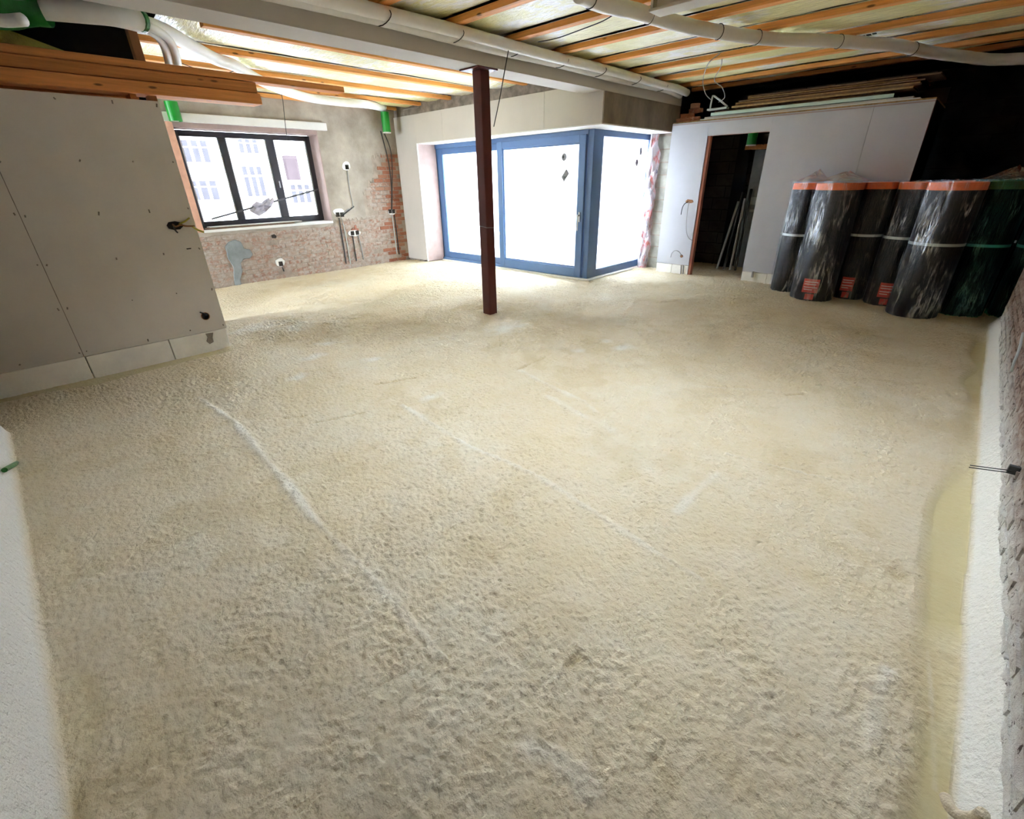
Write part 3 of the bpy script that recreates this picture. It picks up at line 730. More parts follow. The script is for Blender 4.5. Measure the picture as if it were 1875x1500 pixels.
for ax_, ay_, bx_ in ((1332, 98, 1394), (1640, 42, 1690), (1560, 64, 1606), (1795, 17, 1840), (1450, 78, 1475), (1700, 66, 1760)):
    p, q = at(ax_, ay_, 2, 2.88), at(bx_, ay_, 2, 2.88); L = abs(q.x-p.x)*.9; x = p.x
    for r in range(2):
        x = p.x
        while x < p.x+L:
            w_ = rs.uniform(.015, .05); y = p.y+.10*r
            if bat_y[2] < y < bat_y[-1]:
                z = film_z(x+w_/2, y); b.box(x, x+w_, y, y+rs.uniform(.035, .06), z-.006, z-.001)
            x += w_+rs.uniform(.008, .03)
tag(obj('film_print', b, M['wire'], ce), kind='stuff')
# deep steel beam near the top edge
tag(obj('steel_beam', MB().box(-2.29, .44, 3.98, 4.16, 2.68, 2.70).box(-2.28, .44, 4.045, 4.06, 2.70, 2.95).box(-2.28, -2.26, 3.985, 4.155, 2.70, 2.84), M['beam'], None, bevel=.003),
    'pale grey steel beam stub crossing under the ceiling near the top edge', 'beam')

# ---- outdoors
tag(obj('ground', MB().box(-60, -4.8, -30, 40, -.3, -.12).box(-4.8, 40, -40, -.7, -.3, -.12), M['ground']), 'pale paved ground outside the windows', kind='structure')
XF = -22.
bd = thing('building', (XF, 6, -.12), 'pale building across the street seen through the dark framed window', 'building')
obj('facade', MB().box(XF-6, XF, -6, 26, -.12, 14), M['facade'], bd)
obj('roof', MB().box(XF-6.2, XF+.3, -6.2, 26.2, 14, 14.3), M['facade'], bd)
DG = mottled('window glass far', (.034, .0328, .0375), .9, 3, .1, 0, spec=0)
PK = mottled('pink awning', (.036, .028, .030), .9, 3, .1, 0, spec=0)
def far_win(y0, y1, z0, z1):
    f = obj('window', MB().box(XF, XF+.05, y0-.08, y1+.08, z0-.08, z1+.08), M['facade'], bd)
    nn = 3
    for k in range(nn):
        a = y0+(y1-y0)*k/nn; c = y0+(y1-y0)*(k+1)/nn
        obj('pane', MB().box(XF+.05, XF+.06, a+.05, c-.05, z0, z0+(z1-z0)*.66), DG, f)
        obj('pane', MB().box(XF+.05, XF+.06, a+.05, c-.05, z0+(z1-z0)*.72, z1), DG, f)
for (ax_, ay_, bx_, by_) in ((338, 258, 378, 297), (352, 331, 396, 367), (437, 255, 470, 280), (452, 305, 478, 360), (535, 338, 566, 372)):
    p, q = at(ax_, by_, 0, XF), at(bx_, ay_, 0, XF); far_win(p.y, q.y, p.z, q.z)
p, q = at(530, 330, 0, XF+.3), at(543, 285, 0, XF+.3)
obj('awning', MB().box(XF+.05, XF+.3, p.y, q.y, p.z, q.z), PK, bd)

# ================================================================= THINGS
# ---- red steel post
po = thing('steel_post', (-4.305, 4.125, 0), 'square dark red steel post standing in the middle of the floor', 'post')
px0, px1, p0, p1 = -4.37, -4.24, 4.06, 4.19
obj('column', MB().box(px0, px1, p0, p1, -.02, 2.605), M['red_steel'], po, bevel=.008)
obj('cap_plate', MB().box(-4.48, -4.19, 3.98, 4.27, 2.605, 2.62), M['red_steel'], po, bevel=.002)
obj('foam_collar', MB().cyl((-4.305, 4.125, -.02), (-4.305, 4.125, .008), .10, 20, .095), M['foam'], po, smooth=False)
b = MB().tube([(px1+.004, p0-.004, 1.06), (px1-.06, p0-.006, 1.07), (px0-.004, p0-.004, 1.075)], .003, 6)
b.tube([(px1+.004, p0-.004, 1.06), (px1+.01, p1-.02, 1.05), (px1+.05, p1+.02, 1.02), (px1+.06, p1+.03, .98), (px1+.03, p1+.02, .96)], .004, 6)
obj('wire_tie', b, M['wire_grey'], po)

# ---- white ducts
def duct(name, label, runs, ties, mat='pipe', group=None):
    t = thing(name, runs[0][0][0], label, 'duct', group)
    for pts, r in runs: obj('duct_run', MB().tube(pts, r, 14, 6, wob=.02), M[mat], t, smooth=True)
    for p, r in ties:
        n = 16
        ax = p[3]; loop = []
        for k in range(n+1):
            a = 2*PI*k/n
            loop.append((p[0]+r*math.cos(a), p[1]+.02*math.cos(a), p[2]-.01+(.058-.012*math.cos(a))*math.sin(a)) if ax == 'y' else (p[0], p[1]+r*math.cos(a), p[2]+r*math.sin(a)))
        obj('tie_wire', MB().tube(loop, .004, 5, 0), M['wire'], t)
    return t
zc = 2.795
def run_y(x, seed):
    return [(x+.008*math.sin(y*1.7+seed), y, zc+.006*math.sin(y*2.3+seed)-(.03 if y > 8.2 else 0)) for y in np.arange(1.2, 8.55, .4)]
duct('white_duct', 'twin white insulated duct strapped along the side of the beam', [(run_y(-4.018, 0), .052), ([(q[0], q[1], q[2]-.022) for q in run_y(-4.122, 2)], .05)],
     [((-4.07, y, zc, 'y'), .108) for y in bat_y[3:11]])
d2 = [at(a, c, 2, z) for a, c, z in ((1060,-12,2.77),(1100,6,2.78),(1160,20,2.78),(1215,36,2.77),(1280,52,2.785),(1350,64,2.78),(1420,72,2.79),(1500,74,2.785),(1570,78,2.79),(1640,83,2.78),(1700,95,2.77),(1760,103,2.74),(1815,109,2.70),(1880,107,2.68),(1930,104,2.68))]
dd = duct('white_duct', 'single white insulated duct snaking diagonally under the right ceiling', [(d2, .058)], [])
for y in bat_y[4:10]:
    best = min(range(len(d2)-1), key=lambda i: abs((d2[i].y+d2[i+1].y)/2-y)); q = d2[best]*.5+d2[best+1]*.5
    T = (d2[best+1]-d2[best]).normalized(); u = Vector((0, 0, 1)); v = T.cross(u).normalized()
    obj('tie_wire', MB().tube([q+u*.061*math.cos(2*PI*k/14)+v*.061*math.sin(2*PI*k/14) for k in range(15)], .004, 5, 0), M['wire'], dd)
ld = thing('white_duct', at(170, 25, 2, 2.76), 'large white branching duct at the top left ending in the wall corner', 'duct')
obj('main_duct', MB().tube([at(a, c, 2, 2.755) for a, c in ((-60,2),(20,8),(85,14),(150,20),(205,26),(262,40))], .078, 16, 6), M['pipe'], ld, smooth=True)
pb = [at(a, c, 2, z) for a, c, z in ((235,34,2.775),(300,56,2.785),(350,84,2.785),(395,108,2.785),(430,120,2.785),(470,144,2.785),(520,166,2.785),(570,180,2.78),(625,187,2.77),(670,191,2.765))]
obj('duct_run', MB().tube(pb+[at(697, 197, 0, -8.9), at(706, 201, 0, -8.95)], .060, 14, 6), M['pipe'], ld, smooth=True)
for dx in (0, 16):
    fk = [at(a+dx, c+dx*.1, 2, z) for a, c, z in ((228,36,2.74),(262,50,2.72),(290,68,2.70),(303,90,2.66),(310,118,2.60),(313,135,2.56))]
    obj('duct_branch', MB().tube(fk, .034, 12, 6), M['pipe'], ld, smooth=True)
q = at(257, 36, 2, 2.76); obj('tape_band', MB().tube([at(253, 36, 2, 2.757), at(259, 38, 2, 2.757)], .080, 16, 0), M['green_dark'], ld)
# green sheet over the duct end
gs0 = at(-40, 2, 2, 2.755); gs1 = at(82, 12, 2, 2.755)
def sheet(u, v):
    p = gs0.lerp(gs1, u); T = (gs1-gs0).normalized(); up = Vector((0, 0, 1)); sd_ = T.cross(up).normalized(); a = 2*PI*v
    r = .105+.018*float(vn(u*6, v*9, 61))+.02*(1-u)
    return p+sd_*(r*math.cos(a))+up*(r*math.sin(a)*1.05-.02*(1-u))
tag(obj('green_sheet', MB().grid(sheet, 14, 22), M['green_dark'], None, smooth=True), 'dark green plastic sheet bound round the large white duct end', 'sheet')
tag(obj('small_white_pipe', MB().tube([at(-30, 33, 2, 2.5), at(10, 38, 2, 2.5), at(42, 36, 2, 2.5)], .035, 12, 4), M['pipe'], None, smooth=True), 'short white pipe end below the green sheet at the top left', 'pipe')

# ---- green vent sockets
def socket(px_t, py_t, px_b, py_b, ax, v, r, label, white_ring=True):
    a, c = at(px_t, py_t, ax, v), at(px_b, py_b, ax, v); c = Vector((a.x, a.y, c.z))
    t = thing('green_vent_socket', c, label, 'vent socket', 'green vent sockets')
    obj('tube', MB().ring(c, a, r, r*.9), M['green'], t, smooth=False)
    obj('cap', MB().cyl(c+Vector((0, 0, .02)), c+Vector((0, 0, .025)), r*.9), M['white'], t)
    if white_ring: obj('rim', MB().ring(c-Vector((0, 0, .006)), c+Vector((0, 0, .008)), r*1.03, r*.9), M['white'], t)
    return t
socket(704, 205, 706, 243, 0, -8.93, .078, 'green vent socket hanging in the corner beside the brick pier')
socket(312, 186, 318, 222, 0, -9.02, .085, 'green vent socket above the window, beside the left partition', False)
socket(1380, 240, 1378, 266, 1, 8.95, .075, 'green vent socket inside the dark doorway')
p = at(26, 852, 1, -.33)
tag(obj('green_peg', MB().cyl(at(8, 861, 1, -.40), at(35, 846, 1, -.375), .014, 10), M['green_dark']), 'small green plastic peg poking from the near left wall foot', 'peg')

# ---- planks on top of the left partition
def plank(x0, x1, y0, y1, z0, z1, label, tilt=0):
    o = obj('timber_plank', MB().box(x0, x1, y0, y1, z0, z1), M['plank'], None, bevel=.004)
    o.rotation_euler.z = tilt; return tag(o, label, 'plank', 'planks on the left partition')
plank(XL-.16, XL+.055, -1.6, 2.27, 2.275, 2.365, 'thick orange plank lying lowest on the left partition')
plank(XL-.15, XL+.034, -1.6, 2.255, 2.371, 2.455, 'thick knotty orange plank, middle of the pile on the left partition')
plank(XL-.10, XL+.050, -1.6, 3.19, 2.460, 2.512, 'long thin plank reaching farthest toward the window from the left pile')
plank(XL-.30, XL-.175, -1.6, 1.3, 2.26, 2.30, 'plank lying behind the thick planks on the left partition')
for y in (-1.0, .1, 1.2): 
    tag(obj('timber_packer', MB().box(XL-.16, XL-.002, y, y+.045, LZ1, 2.274), M['plank']), ['timber packer hidden out at the far left under the planks', 'timber packer under the planks near the left picture edge', 'timber packer under the planks near the end of the left partition'][[-1.0, .1, 1.2].index(y)], 'packer', 'packers under the planks')
# mineral wool slab lying above
def wool(u, v):
    y = -.6+1.55*u; x = XL-.62+.44*v; a = math.sin(PI*min(max(v, .0), 1))
    top = 2.83-.33*u-.05*u*u
    return (x+.04*float(vn(u*6, v*3, 71)), y, top-.05*(1-v)+.035*float(vn(u*5, v*5, 72)))
tag(obj('mineral_wool_slab', MB().grid(wool, 24, 10), M['wool'], None, smooth=True, solid=.14), 'yellow mineral wool slab sagging in the dark gap above the left planks', 'insulation')

# ---- boards stacked on the right partition
def board(x0, x1, y0, z0, th, mat, label, dy=.6, tilt=0):
    o = obj('stacked_board', MB().box(x0, x1, y0, y0+dy, z0, z0+th), M[mat], None, bevel=.0015); o.rotation_euler.z = tilt
    return tag(o, label, 'board', 'boards stacked on the right partition')
zz = PZ+.019
board(-3.66, -.95, 8.235, zz, .016, 'white', 'white plasterboard offcut lying lowest in the stack on the doorway wall')
board(-3.60, -1.02, 8.25, zz+.017, .02, 'plaster', 'grey plasterboard sheet above the lowest white offcut on the doorway wall')
board(-3.50, -1.22, 8.235, zz+.045, .04, 'greenboard', 'thick pale green board in the stack on the doorway wall')
board(-3.46, -1.32, 8.27, zz+.09, .014, 'brown', 'thin dark board directly above the pale green board')
board(-3.20, -1.05, 8.24, zz+.120, .022, 'osb', 'pale strand board with light edge, lowest of the brown boards')
board(-3.16, -.98, 8.25, zz+.144, .020, 'brown', 'brown board just above the pale strand board')
board(-3.16, -1.0, 8.27, zz+.166, .018, 'osb', 'strand board in the middle of the brown boards')
board(-3.12, -.96, 8.26, zz+.190, .018, 'brown', 'brown board third from the top of the stack')
board(-3.0, -1.05, 8.28, zz+.216, .014, 'osb', 'strand board second from the top of the stack', tilt=.01)
board(-3.0, -.82, 8.27, zz+.236, .018, 'brown', 'long dark board on top of the stack', tilt=-.01)
for i, (x, z, th) in enumerate(((-3.0, zz+.104, .016), (-1.5, zz+.104, .016))):
    tag(obj('timber_packer', MB().box(x, x+.05, 8.3, 8.7, z, z+th), M['stud']), ['left wooden spacer strip between green board and strand board', 'right wooden spacer strip between green board and strand board'][i], 'packer', 'spacers in the board stack')
# loose bricks
lb = brick_mesh('loose_brick', .21, .06, .10, 300, M['brick_red'], .005)
ldesc = ['lowest loose brick at the left end of the doorway wall top', 'loose brick lying in front beside the white offcut', 'loose brick turned end on in the small heap', 'loose brick stacked second in the small heap', 'loose brick tilted on top of the small heap', 'broken half brick topping the small heap']
for i, (x, y, z, r, sx) in enumerate(((-4.0, 8.33, .03, -1.5, 1), (-3.77, 8.27, .03, -1.35, .8), (-3.97, 8.53, .03, -1.6, 1), (-3.95, 8.38, .095, -1.3, 1), (-3.87, 8.42, .160, -1.9, 1), (-3.82, 8.38, .225, -.9, .6))):
    o = bpy.data.objects.new('loose_brick', lb); C.objects.link(o); o.location = (x, y, PZ+.02+z); o.rotation_euler = (0, 0, r); o.scale = (1, sx, 1)
    tag(o, ldesc[i], 'brick', 'loose bricks on the doorway wall')
# bracket with looped flex
br = thing('cable_bracket', at(1310, 185, 1, 8.30), 'pale bracket with looped flex standing on the boards above the doorway', 'bracket')
A = [at(a, c, 1, 8.28) for a, c in ((1300,200),(1304,180),(1308,176),(1328,192),(1330,196),(1302,201))]
obj('frame', MB().tube(A, .013, 8, 2, flat=.7), M['strap'], br)
obj('foot', MB().box(A[0].x-.03, A[4].x+.02, 8.24, 8.34, A[0].z-.02, A[0].z+.005), M['strap'], br, bevel=.004)
zce = 2.87
lp = [at(1318, 98, 2, zce), at(1296, 118, 2, 2.80), at(1287, 150, 1, 8.0), at(1292, 172, 1, 8.15), at(1302, 183, 1, 8.26)]
obj('flex', MB().tube(lp, .006, 6, 6), M['wire_grey'], br, smooth=True)
lp = [at(1322, 104, 2, zce), at(1320, 122, 2, 2.80), at(1308, 147, 1, 7.9), at(1322, 160, 1, 8.1), at(1327, 178, 1, 8.2), at(1316, 187, 1, 8.26)]
obj('flex', MB().tube(lp, .006, 6, 6), M['wire_grey'], br, smooth=True)

# ---- hanging and loose cables
def cable(pts, r, mat, label, name='hanging_cable'):
    return tag(obj(name, MB().tube(pts, r, 6, 6), M[mat], None, smooth=True), label, 'cable')
cable([at(931, 92, 0, -4.0), at(924, 130, 0, -4.03), at(914, 185, 0, -4.08), at(904, 232, 0, -4.16)], .005, 'wire', 'thin dark cable hanging from the twin duct beside the red post')
cable([at(512, 158, 0, -8.0), at(518, 185, 0, -8.0), at(522, 225, 0, -8.0), at(527, 260, 0, -8.0), at(534, 283, 0, -8.0)], .005, 'wire', 'thin dark cable hanging in front of the dark framed window')
cable([at(985, 77, 2, 2.83), at(1020, 70, 2, 2.825), at(1062, 55, 2, 2.815), at(1105, 38, 2, 2.83), at(1134, 20, 2, 2.85)], .005, 'wire', 'dark cable lying slack across the white ceiling film', 'loose_cable')
cable([at(330, 115, 2, 2.85), at(365, 128, 2, 2.82), at(400, 136, 2, 2.80), at(440, 127, 2, 2.84)], .005, 'wire', 'dark cable sagging under the battens beside the left duct', 'loose_cable')
cable([at(800, 190, 2, 2.85), at(770, 196, 2, 2.83), at(745, 200, 2, 2.83), at(722, 206, 2, 2.84)], .006, 'wire_grey', 'grey cable under the ceiling near the corner vent socket', 'loose_cable')

# ---- socket boxes and conduits on the brick wall
def wall_socket(patch, boxes, label):
    pts = [at(a, c, 0, XB) for a, c in patch]; cx_ = sum((p.y for p in pts))/len(pts); cz_ = sum((p.z for p in pts))/len(pts)
    t = thing('socket_box', (XB, cx_, cz_), label, 'socket box', 'socket boxes in the brick wall')
    obj('plaster_patch', MB().prism([(p.y, p.z) for p in pts], 0, XB-.015, XB+.008), M['white'], t, bevel=.004)
    for a, c in boxes:
        p = at(a, c, 0, XB); obj('box', MB().box(XB, XB+.012, p.y-.037, p.y+.037, p.z-.04, p.z+.04), M['hole'], t, bevel=.004)
def oval(cx_, cy_, rx, ry, n=14, seed=0):
    rs = random.Random(seed); return [(cx_+rx*rs.uniform(.85, 1.1)*math.cos(2*PI*k/n), cy_+ry*rs.uniform(.85, 1.1)*math.sin(2*PI*k/n)) for k in range(n)]
wall_socket(oval(634, 304, 8, 9, seed=1), [(635, 306)], 'single socket box on a round white plaster patch right of the window')
wall_socket(oval(620, 388, 10, 7, seed=2), [(618, 393), (626, 393)], 'double socket box in white plaster at the window corner height')
wall_socket(oval(649, 427, 12, 6, seed=3), [(645, 427), (654, 426)], 'twin socket boxes in white plaster below the dark hole')
wall_socket(oval(513, 481, 9, 8, seed=4), [(514, 483)], 'single socket box low on the wall below the window')
wall_socket(oval(717, 388, 7, 6, seed=5), [(714, 387), (720, 387)], 'double socket box on the brick pier by the corner')
def conduit(px_, r, mat, label, off=.008, cat='conduit'):
    return tag(obj('cable_conduit', MB().tube([at(a, c, 0, XB+off) for a, c in px_], r, 6, 3), M[mat], None, smooth=True), label, cat, 'conduits on the brick wall')
conduit([(636, 312), (640, 345), (646, 378), (636, 384), (628, 391)], .010, 'wire_grey', 'grey conduit bending down from the round plaster patch')
conduit([(648, 378), (637, 387), (628, 394)], .012, 'wire', 'short dark cable running into the double socket box')
conduit([(621, 399), (625, 425), (630, 455), (634, 483)], .012, 'wire', 'dark conduit dropping from the double socket box to the floor')
conduit([(625, 398), (632, 425), (637, 455), (642, 484)], .010, 'strap', 'pale conduit dropping from the double socket box to the floor')
conduit([(646, 432), (649, 452), (653, 478)], .011, 'wire', 'dark conduit dropping from the left of the twin boxes')
conduit([(656, 431), (661, 450), (666, 475)], .011, 'wire_grey', 'grey conduit dropping from the right of the twin boxes')
conduit([(718, 393), (722, 425), (727, 465)], .013, 'strap', 'pale conduit below the socket box on the brick pier')
conduit([(722, 393), (726, 425), (731, 466)], .012, 'wire', 'dark conduit below the socket box on the brick pier')
conduit([(697, 240), (703, 262), (712, 300), (717, 345), (717, 384)], .012, 'wire', 'dark cable dropping from the corner vent to the pier socket', .014)
conduit([(704, 245), (714, 270), (718, 300), (718, 345), (718, 384)], .010, 'wire', 'second dark cable curving down the brick pier', .014)
conduit([(517, 489), (520, 497)], .012, 'wire', 'short dark cable below the low single socket box')

# ---- cables in the partitions
t = thing('cable_bundle', at(325, 412, 0, XL), 'brown cable bundle poking from a hole in the left partition', 'cable')
blob([(305,413),(308,407),(320,405),(332,408),(336,414),(330,420),(318,421),(309,419)], 0, XL, .004, M['hole'], 'hole', t, 0)
obj('cable', MB().tube([at(316, 411, 0, XL), at(322, 415, 0, XL+.05), at(331, 412, 0, XL+.03), at(340, 414, 0, XL+.05), at(356, 414, 0, XL+.03)], .008, 6, 4), M['stud'], t, smooth=True)
obj('cable', MB().tube([at(318, 412, 0, XL), at(320, 420, 0, XL+.05), at(325, 426, 0, XL+.03)], .008, 6, 4), M['wire'], t, smooth=True)
ylw = mottled('yellow cable', (.45, .38, .05), .6, 4, .1, 0)
obj('cable', MB().tube([at(328, 410, 0, XL+.01), at(338, 406, 0, XL+.06), at(347, 399, 0, XL+.07)], .007, 6, 4), ylw, t, smooth=True)
obj('cable', MB().tube([at(352, 415, 0, XL+.03), at(362, 421, 0, XL+.05), at(373, 425, 0, XL+.05)], .009, 6, 4), ylw, t, smooth=True)
t = thing('round_socket', at(376, 579, 0, XL), 'round dark socket hole low on the left partition', 'socket box')
p = at(376, 579, 0, XL); obj('hole', MB().cyl((XL-.004, p.y, p.z), (XL+.002, p.y, p.z), .036, 18), M['hole'], t)
obj('rim', MB().ring((XL, p.y, p.z), (XL+.006, p.y, p.z), .040, .034), M['stud'], t); obj('cable', MB().tube([(XL, p.y, p.z), (XL+.03, p.y+.01, p.z+.02), (XL+.01, p.y-.04, p.z+.05)], .006, 6, 4), M['wire'], t)
blob([(376,611),(390,609),(389,618),(391,626),(384,630),(378,625),(380,618)], 0, XL-.004, .008, M['mortar_dark'], 'dark_stain', wl, .002)
blob([(341,455),(350,454),(350,456),(342,457)], 0, XL, .002, M['hole'], 'chip', wl, 0)
t = thing('wall_socket', at(1265, 370, 1, YD), 'socket hole with two dangling cables left of the doorway', 'socket box')
pts = [at(a, c, 1, YD-.001) for a, c in ((1255,369),(1259,365),(1268,366),(1270,370),(1266,372),(1257,372))]
obj('hole', MB().prism([(p.x, p.z) for p in pts], 1, YD-.004, YD), M['stud'], t)
obj('cable', MB().tube([at(1260, 369, 1, YD-.01), at(1253, 374, 1, YD-.05), at(1249, 382, 1, YD-.05), at(1247, 393, 1, YD-.02)], .006, 6, 5), M['wire'], t, smooth=True)
obj('cable', MB().tube([at(1262, 370, 1, YD-.01), at(1260, 378, 1, YD-.05), at(1257, 405, 1, YD-.04), at(1257, 425, 1, YD-.03), at(1261, 436, 1, YD-.03), at(1267, 440, 1, YD-.01)], .006, 6, 5), M['wire_grey'], t, smooth=True)
t = thing('low_socket', at(1248, 469, 1, YD), 'small round socket hole low at the left of the doorway', 'socket box')
p = at(1248, 469, 1, YD); obj('hole', MB().cyl((p.x, YD-.004, p.z), (p.x, YD, p.z), .026, 14), M['stud'], t)
obj('cable', MB().tube([at(1248, 468, 1, YD-.01), at(1243, 461, 1, YD-.05), at(1236, 459, 1, YD-.06), at(1230, 464, 1, YD-.05), at(1228, 471, 1, YD-.03)], .006, 6, 5), M['wire_grey'], t, smooth=True)
b = MB()
for a in (1246, 1250): b.tube([at(a+1, 486, 1, YD-.004), at(a, 502, 1, YD-.008)], .008, 6, 0)
tag(obj('conduit_pair', b, M['wire_grey']), 'pair of short conduits at the foot of the wall left of the doorway', 'conduit')
tag(obj('conduit_stub', MB().tube([at(1379, 497, 1, YD-.004), at(1377, 508, 1, YD-.01)], .02, 8, 0), M['wire_grey']), 'short grey conduit stub at the foot of the wall right of the doorway', 'conduit')
p = at(1860, 865, 0, XRW-.0)
t = thing('cut_cable', p, 'black cable ends poking from the right brick wall', 'cable')
for dz in (0, .012): obj('cable', MB().tube([(XRW+.02, p.y, p.z+dz), (XRW-.06, p.y-.02, p.z+dz-.01), (XRW-.155, p.y-.02, p.z-.03+dz)], .0025, 5, 4), M['wire'], t)
obj('clamp', MB().box(XRW-.03, XRW+.01, p.y-.012, p.y+.012, p.z-.012, p.z+.03), M['wire'], t, bevel=.003)
tag(obj('pale_cable', MB().tube([at(1873, 610, 0, XRW-.015), at(1866, 640, 0, XRW-.02), at(1856, 665, 0, XRW-.02), at(1852, 680, 0, XRW-.01)], .008, 6, 4), M['strap'], None, smooth=True), 'pale cable curving down the right brick wall', 'cable')
tag(obj('foam_pipe_stub', MB().tube([at(1732, 1460, 2, .05), at(1740, 1480, 2, .06), at(1760, 1495, 2, .07), at(1785, 1498, 2, .10), at(1800, 1490, 0, .43)], .014, 10, 4), M['foam'], None, smooth=True), 'foam covered pipe bend at the bottom right against the wall', 'pipe')

# ---- things on the window sill
p, q = at(388, 403, 0, XB-.1), at(584, 348, 0, XB-.16)
tag(obj('metal_profile', MB().add([p, q, q+Vector((0, 0, .03)), p+Vector((0, 0, .03)), p+Vector((-.03, 0, 0)), q+Vector((-.03, 0, 0)), q+Vector((-.03, 0, .004)), p+Vector((-.03, 0, .004))],
    [(0, 1, 2, 3), (0, 4, 5, 1), (4, 7, 6, 5), (3, 2, 6, 7), (0, 3, 7, 4), (1, 5, 6, 2)]), mottled('dull zinc', (.10, .10, .11), .5, 6, .1, 0)), 'thin metal profile leaning across the dark framed window', 'profile')
b = MB(); rs = random.Random(4)
ring_ = [(457,386),(463,376),(470,369),(475,371),(480,372),(485,366),(491,361),(494,367),(498,361),(503,367),(497,378),(488,388),(476,396),(466,391)]
P0 = [at(a, c, 0, XB-.10) for a, c in ring_]; cen = sum(P0, Vector())/len(P0)
b.v = [tuple(p+Vector((rs.uniform(-.05, .05), 0, 0))) for p in P0]+[tuple(cen+(p-cen)*.5+Vector((rs.uniform(-.04, .09), 0, 0))) for p in P0]+[tuple(cen+Vector((.05, 0, 0)))]
n = len(P0)
for k in range(n): b.f += [(k, (k+1) % n, n+(k+1) % n, n+k), (n+k, n+(k+1) % n, 2*n)]
tag(obj('plaster_bag_scrap', b, M['bag'], None, solid=.008), 'crumpled grey bag scrap hanging on the metal profile at the window', 'scrap')
s1, s2 = at(372, 408, 0, XB-.02), at(560, 396, 0, XB-.02)
tag(obj('sill_board', MB().box(XB-.20, XB-.04, s1.y+.0, 3.9, WZ0+.013, WZ0+.035), M['brown'], None, bevel=.002), 'dark brown board lying on the window sill', 'board')
tag(obj('sill_board', MB().box(XB-.22, XB-.06, 2.5, 4.05, WZ0+.036, WZ0+.05), M['plaster'], None, bevel=.002), 'pale board strip lying over the brown sill board', 'board')

# ---- wrapped rolls
RH = 1.455
def roll(cx_, cy_, label, wrapm, seed, lab=None, tuft=True, r=.243, strap=True, hh=RH):
    t = thing('membrane_roll', (cx_, cy_, 0), label, 'roll', 'wrapped rolls in the far right corner')
    n = 40
    b = MB(); zs = [.0, .02, hh-.09, hh-.075]; rs_ = [r-.015, r, r, r-.004]
    for z, q in zip(zs, rs_): b.v += [(cx_+q*math.cos(2*PI*k/n), cy_+q*math.sin(2*PI*k/n), z) for k in range(n)]
    for j in range(3): b.f += [(j*n+k, j*n+(k+1) % n, (j+1)*n+(k+1) % n, (j+1)*n+k) for k in range(n)]
    b.f.append(tuple(range(n-1, -1, -1)))
    obj('body', b, M['roll'], t, smooth=True)
    b = MB(); zs = [hh-.078, hh-.005, hh, hh, hh-.02, hh-.02]; rs_ = [r+.002, r+.002, r-.006, r*.35, r*.33, .001]
    for z, q in zip(zs, rs_): b.v += [(cx_+q*math.cos(2*PI*k/n), cy_+q*math.sin(2*PI*k/n), z) for k in range(n)]
    for j in range(5): b.f += [(j*n+k, j*n+(k+1) % n, (j+1)*n+(k+1) % n, (j+1)*n+k) for k in range(n)]
    tag(obj('orange_top', b, M['orange'], t), 'orange end band')
    if strap:
        b = MB(); z0 = .80+random.uniform(-.03, .03)
        b.ring((cx_, cy_, z0), (cx_, cy_, z0+.03), r+.003, r-.002, 40); tag(obj('strap', b, M['strap'], t), 'pale strap')
    if lab is not None:
        a0 = lab; L = MB(); W = MB(); k = 8; rr_ = r+.003
        def arc(B, a, c, z0, z1, q):
            n0 = len(B.v)
            for i in range(k+1):
                u = a+(c-a)*i/k
                for rad in (q, q+.002):
                    for z in (z0, z1): B.v.append((cx_+rad*math.cos(u), cy_+rad*math.sin(u), z))
            for i in range(k):
                s = n0+i*4; e = s+4
                B.f += [(s+2, e+2, e+3, s+3), (s, s+1, e+1, e), (s+1, s+3, e+3, e+1), (s, e, e+2, s+2)]
        arc(L, a0-.36, a0+.36, .12, .30, rr_)
        lo = obj('label', L, M['label_red'], t); tag(lo, 'red printed label')
        rg = random.Random(seed)
        for zz_, a, c in ((.255, -.30, .30), (.225, -.30, .24), (.185, -.30, .31), (.155, -.28, .10)): arc(W, a0+a, a0+c, zz_, zz_+.012, rr_+.0025)
        obj('label_print', W, M['label_white'], lo)
        o2 = MB(); arc(o2, a0-.16, a0+.24, .03, .105, rr_); tag(obj('label', o2, M['label_red'], t), 'small red label')
    # loose plastic wrap with vertical folds
    def wr_(u, v):
        a = 2*PI*v; z = .004+(hh+.015)*u
        f = float(vn(math.cos(a)*3.5+20, math.sin(a)*3.5+20+z*.8, seed)); f2 = float(vn(math.cos(a)*9+20+z*2.5, math.sin(a)*9+20-z*1.5, seed+3))
        q = r+.006+.030*max(0, f-.45)+.012*f2
        return (cx_+q*math.cos(a), cy_+q*math.sin(a), z)
    obj('plastic_wrap', MB().grid(wr_, 30, 64), M[wrapm], t, smooth=True)
    if tuft:
        def tf(u, v):
            a = 2*PI*v; q = (r+.01)*(1-u)**.8*(1+.3*float(vn(v*9, u*4, seed+5)))+.02
            zt_ = hh+.012+.11*u*u*(1+.8*(float(vn(v*7, u*2, seed+6))-.5))+.02*float(vn(v*14, u*6, seed+7))
            return (cx_+q*math.cos(a)*(1-.0*u)+.05*u, cy_+q*math.sin(a), zt_)
        obj('wrap_tuft', MB().grid(tf, 14, 48), M['wrap_loose'], t, smooth=True)
    return t
FA = lambda x, y: math.atan2(-y, -x)
roll(-1.83, 7.945, 'leftmost plastic wrapped black roll, against the doorway wall', 'wrap', 1, r=.205)
roll(-1.413, 7.594, 'front left wrapped black roll with the large red label', 'wrap', 2, FA(-1.413, 7.594)-.12, r=.258, strap=False)
roll(-1.06, 7.965, 'wrapped black roll just behind and right of the front left roll', 'wrap', 3, FA(-1.06, 7.965)-.1, False, r=.20)
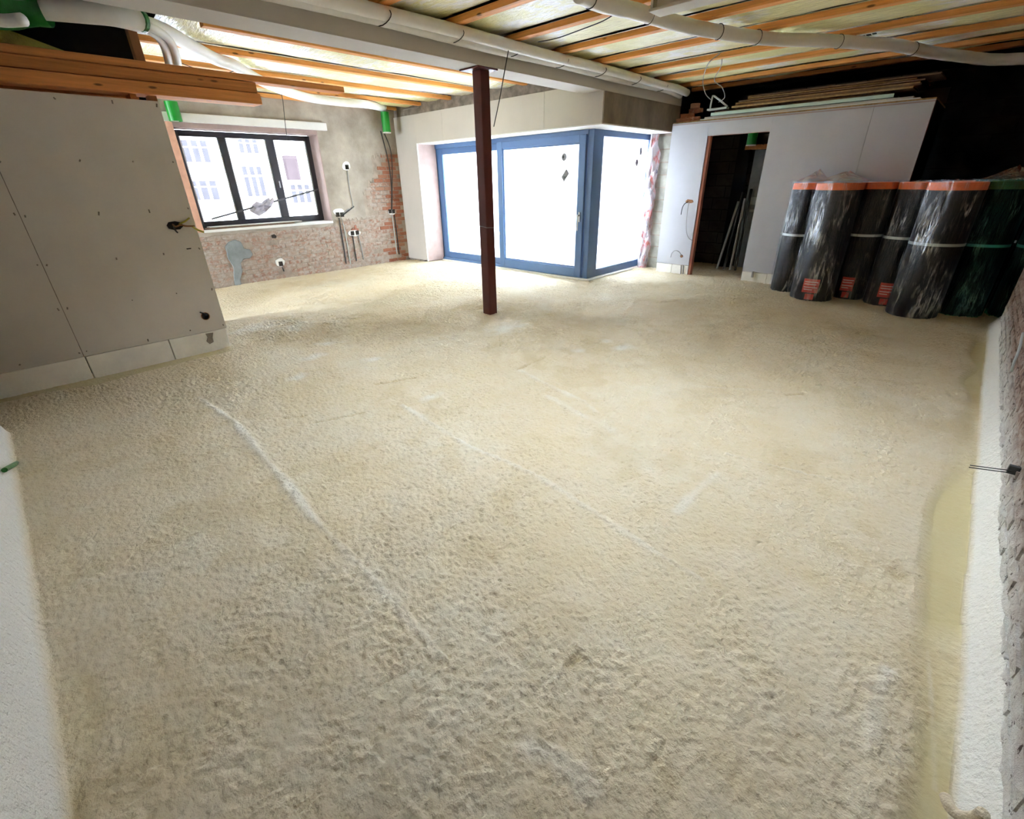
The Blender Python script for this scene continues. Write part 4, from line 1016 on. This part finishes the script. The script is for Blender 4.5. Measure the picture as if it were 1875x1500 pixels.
roll(-.62, 7.82, 'wrapped black roll in the middle, half hidden by the front right roll', 'wrap', 4, FA(-.62, 7.82)+.0, False, r=.215)
roll(-.281, 7.375, 'front right wrapped black roll standing nearest the camera', 'wrap', 5, None, False, r=.25)
roll(.10, 7.80, 'roll in green tinted wrap behind the front right roll', 'wrap_green', 6, None, True)
roll(.64, 7.95, 'roll in green tinted wrap farthest right, behind the brick wall end', 'wrap_green', 7, None, False)
roll(-.24, 8.34, 'back row black roll between the middle and green wrapped rolls', 'wrap', 8, None, False)
roll(.33, 8.47, 'back row black roll between the two green wrapped rolls', 'wrap', 9, None, False)

# ---- inside the doorway
dcol = M['wire']
a_ = at(1335, 478, 2, 0)
ip = thing('insulation_panel', (-3.1, 9.5, 0), 'pale foil faced insulation panel leaning inside the dark doorway', 'panel')
obj('panel', MB().box(-3.15, -2.2, 9.46, 9.56, .02, 1.95), M['cement'], ip, bevel=.004)
obj('foil_strip', MB().box(-3.10, -2.2, 9.452, 9.46, 1.10, 1.22).box(-3.05, -2.2, 9.452, 9.46, .98, 1.02), M['strap'], ip)
tag(obj('shelf_rail', MB().box(-3.3, -2.2, 9.38, 9.46, 1.96, 2.03), M['plank'], None, bevel=.003), 'wooden rail across the top of the panel inside the doorway', 'rail')
tag(obj('black_board', MB().box(-3.42, -3.20, 9.40, 9.45, 0, 2.2), M['black'], None, bevel=.003), 'black board standing upright inside the doorway', 'board')
for i, (x0, x1, z1, mt) in enumerate(((-3.30, -3.24, 1.15, 'wire_grey'), (-3.17, -3.19, 1.3, 'wire'), (-3.06, -3.14, 1.2, 'wire_grey'), (-2.97, -3.06, 1.35, 'wire'))):
    tag(obj('leaning_pipe', MB().tube([(x0, 9.05, .02), (x1, 9.37, z1)], .022, 10, 0), M[mt]), ['grey pipe leaning leftmost inside the doorway', 'dark pipe leaning second from left inside the doorway', 'grey pipe leaning third from left inside the doorway', 'dark pipe leaning rightmost inside the doorway'][i], 'pipe', 'pipes leaning in the store room')
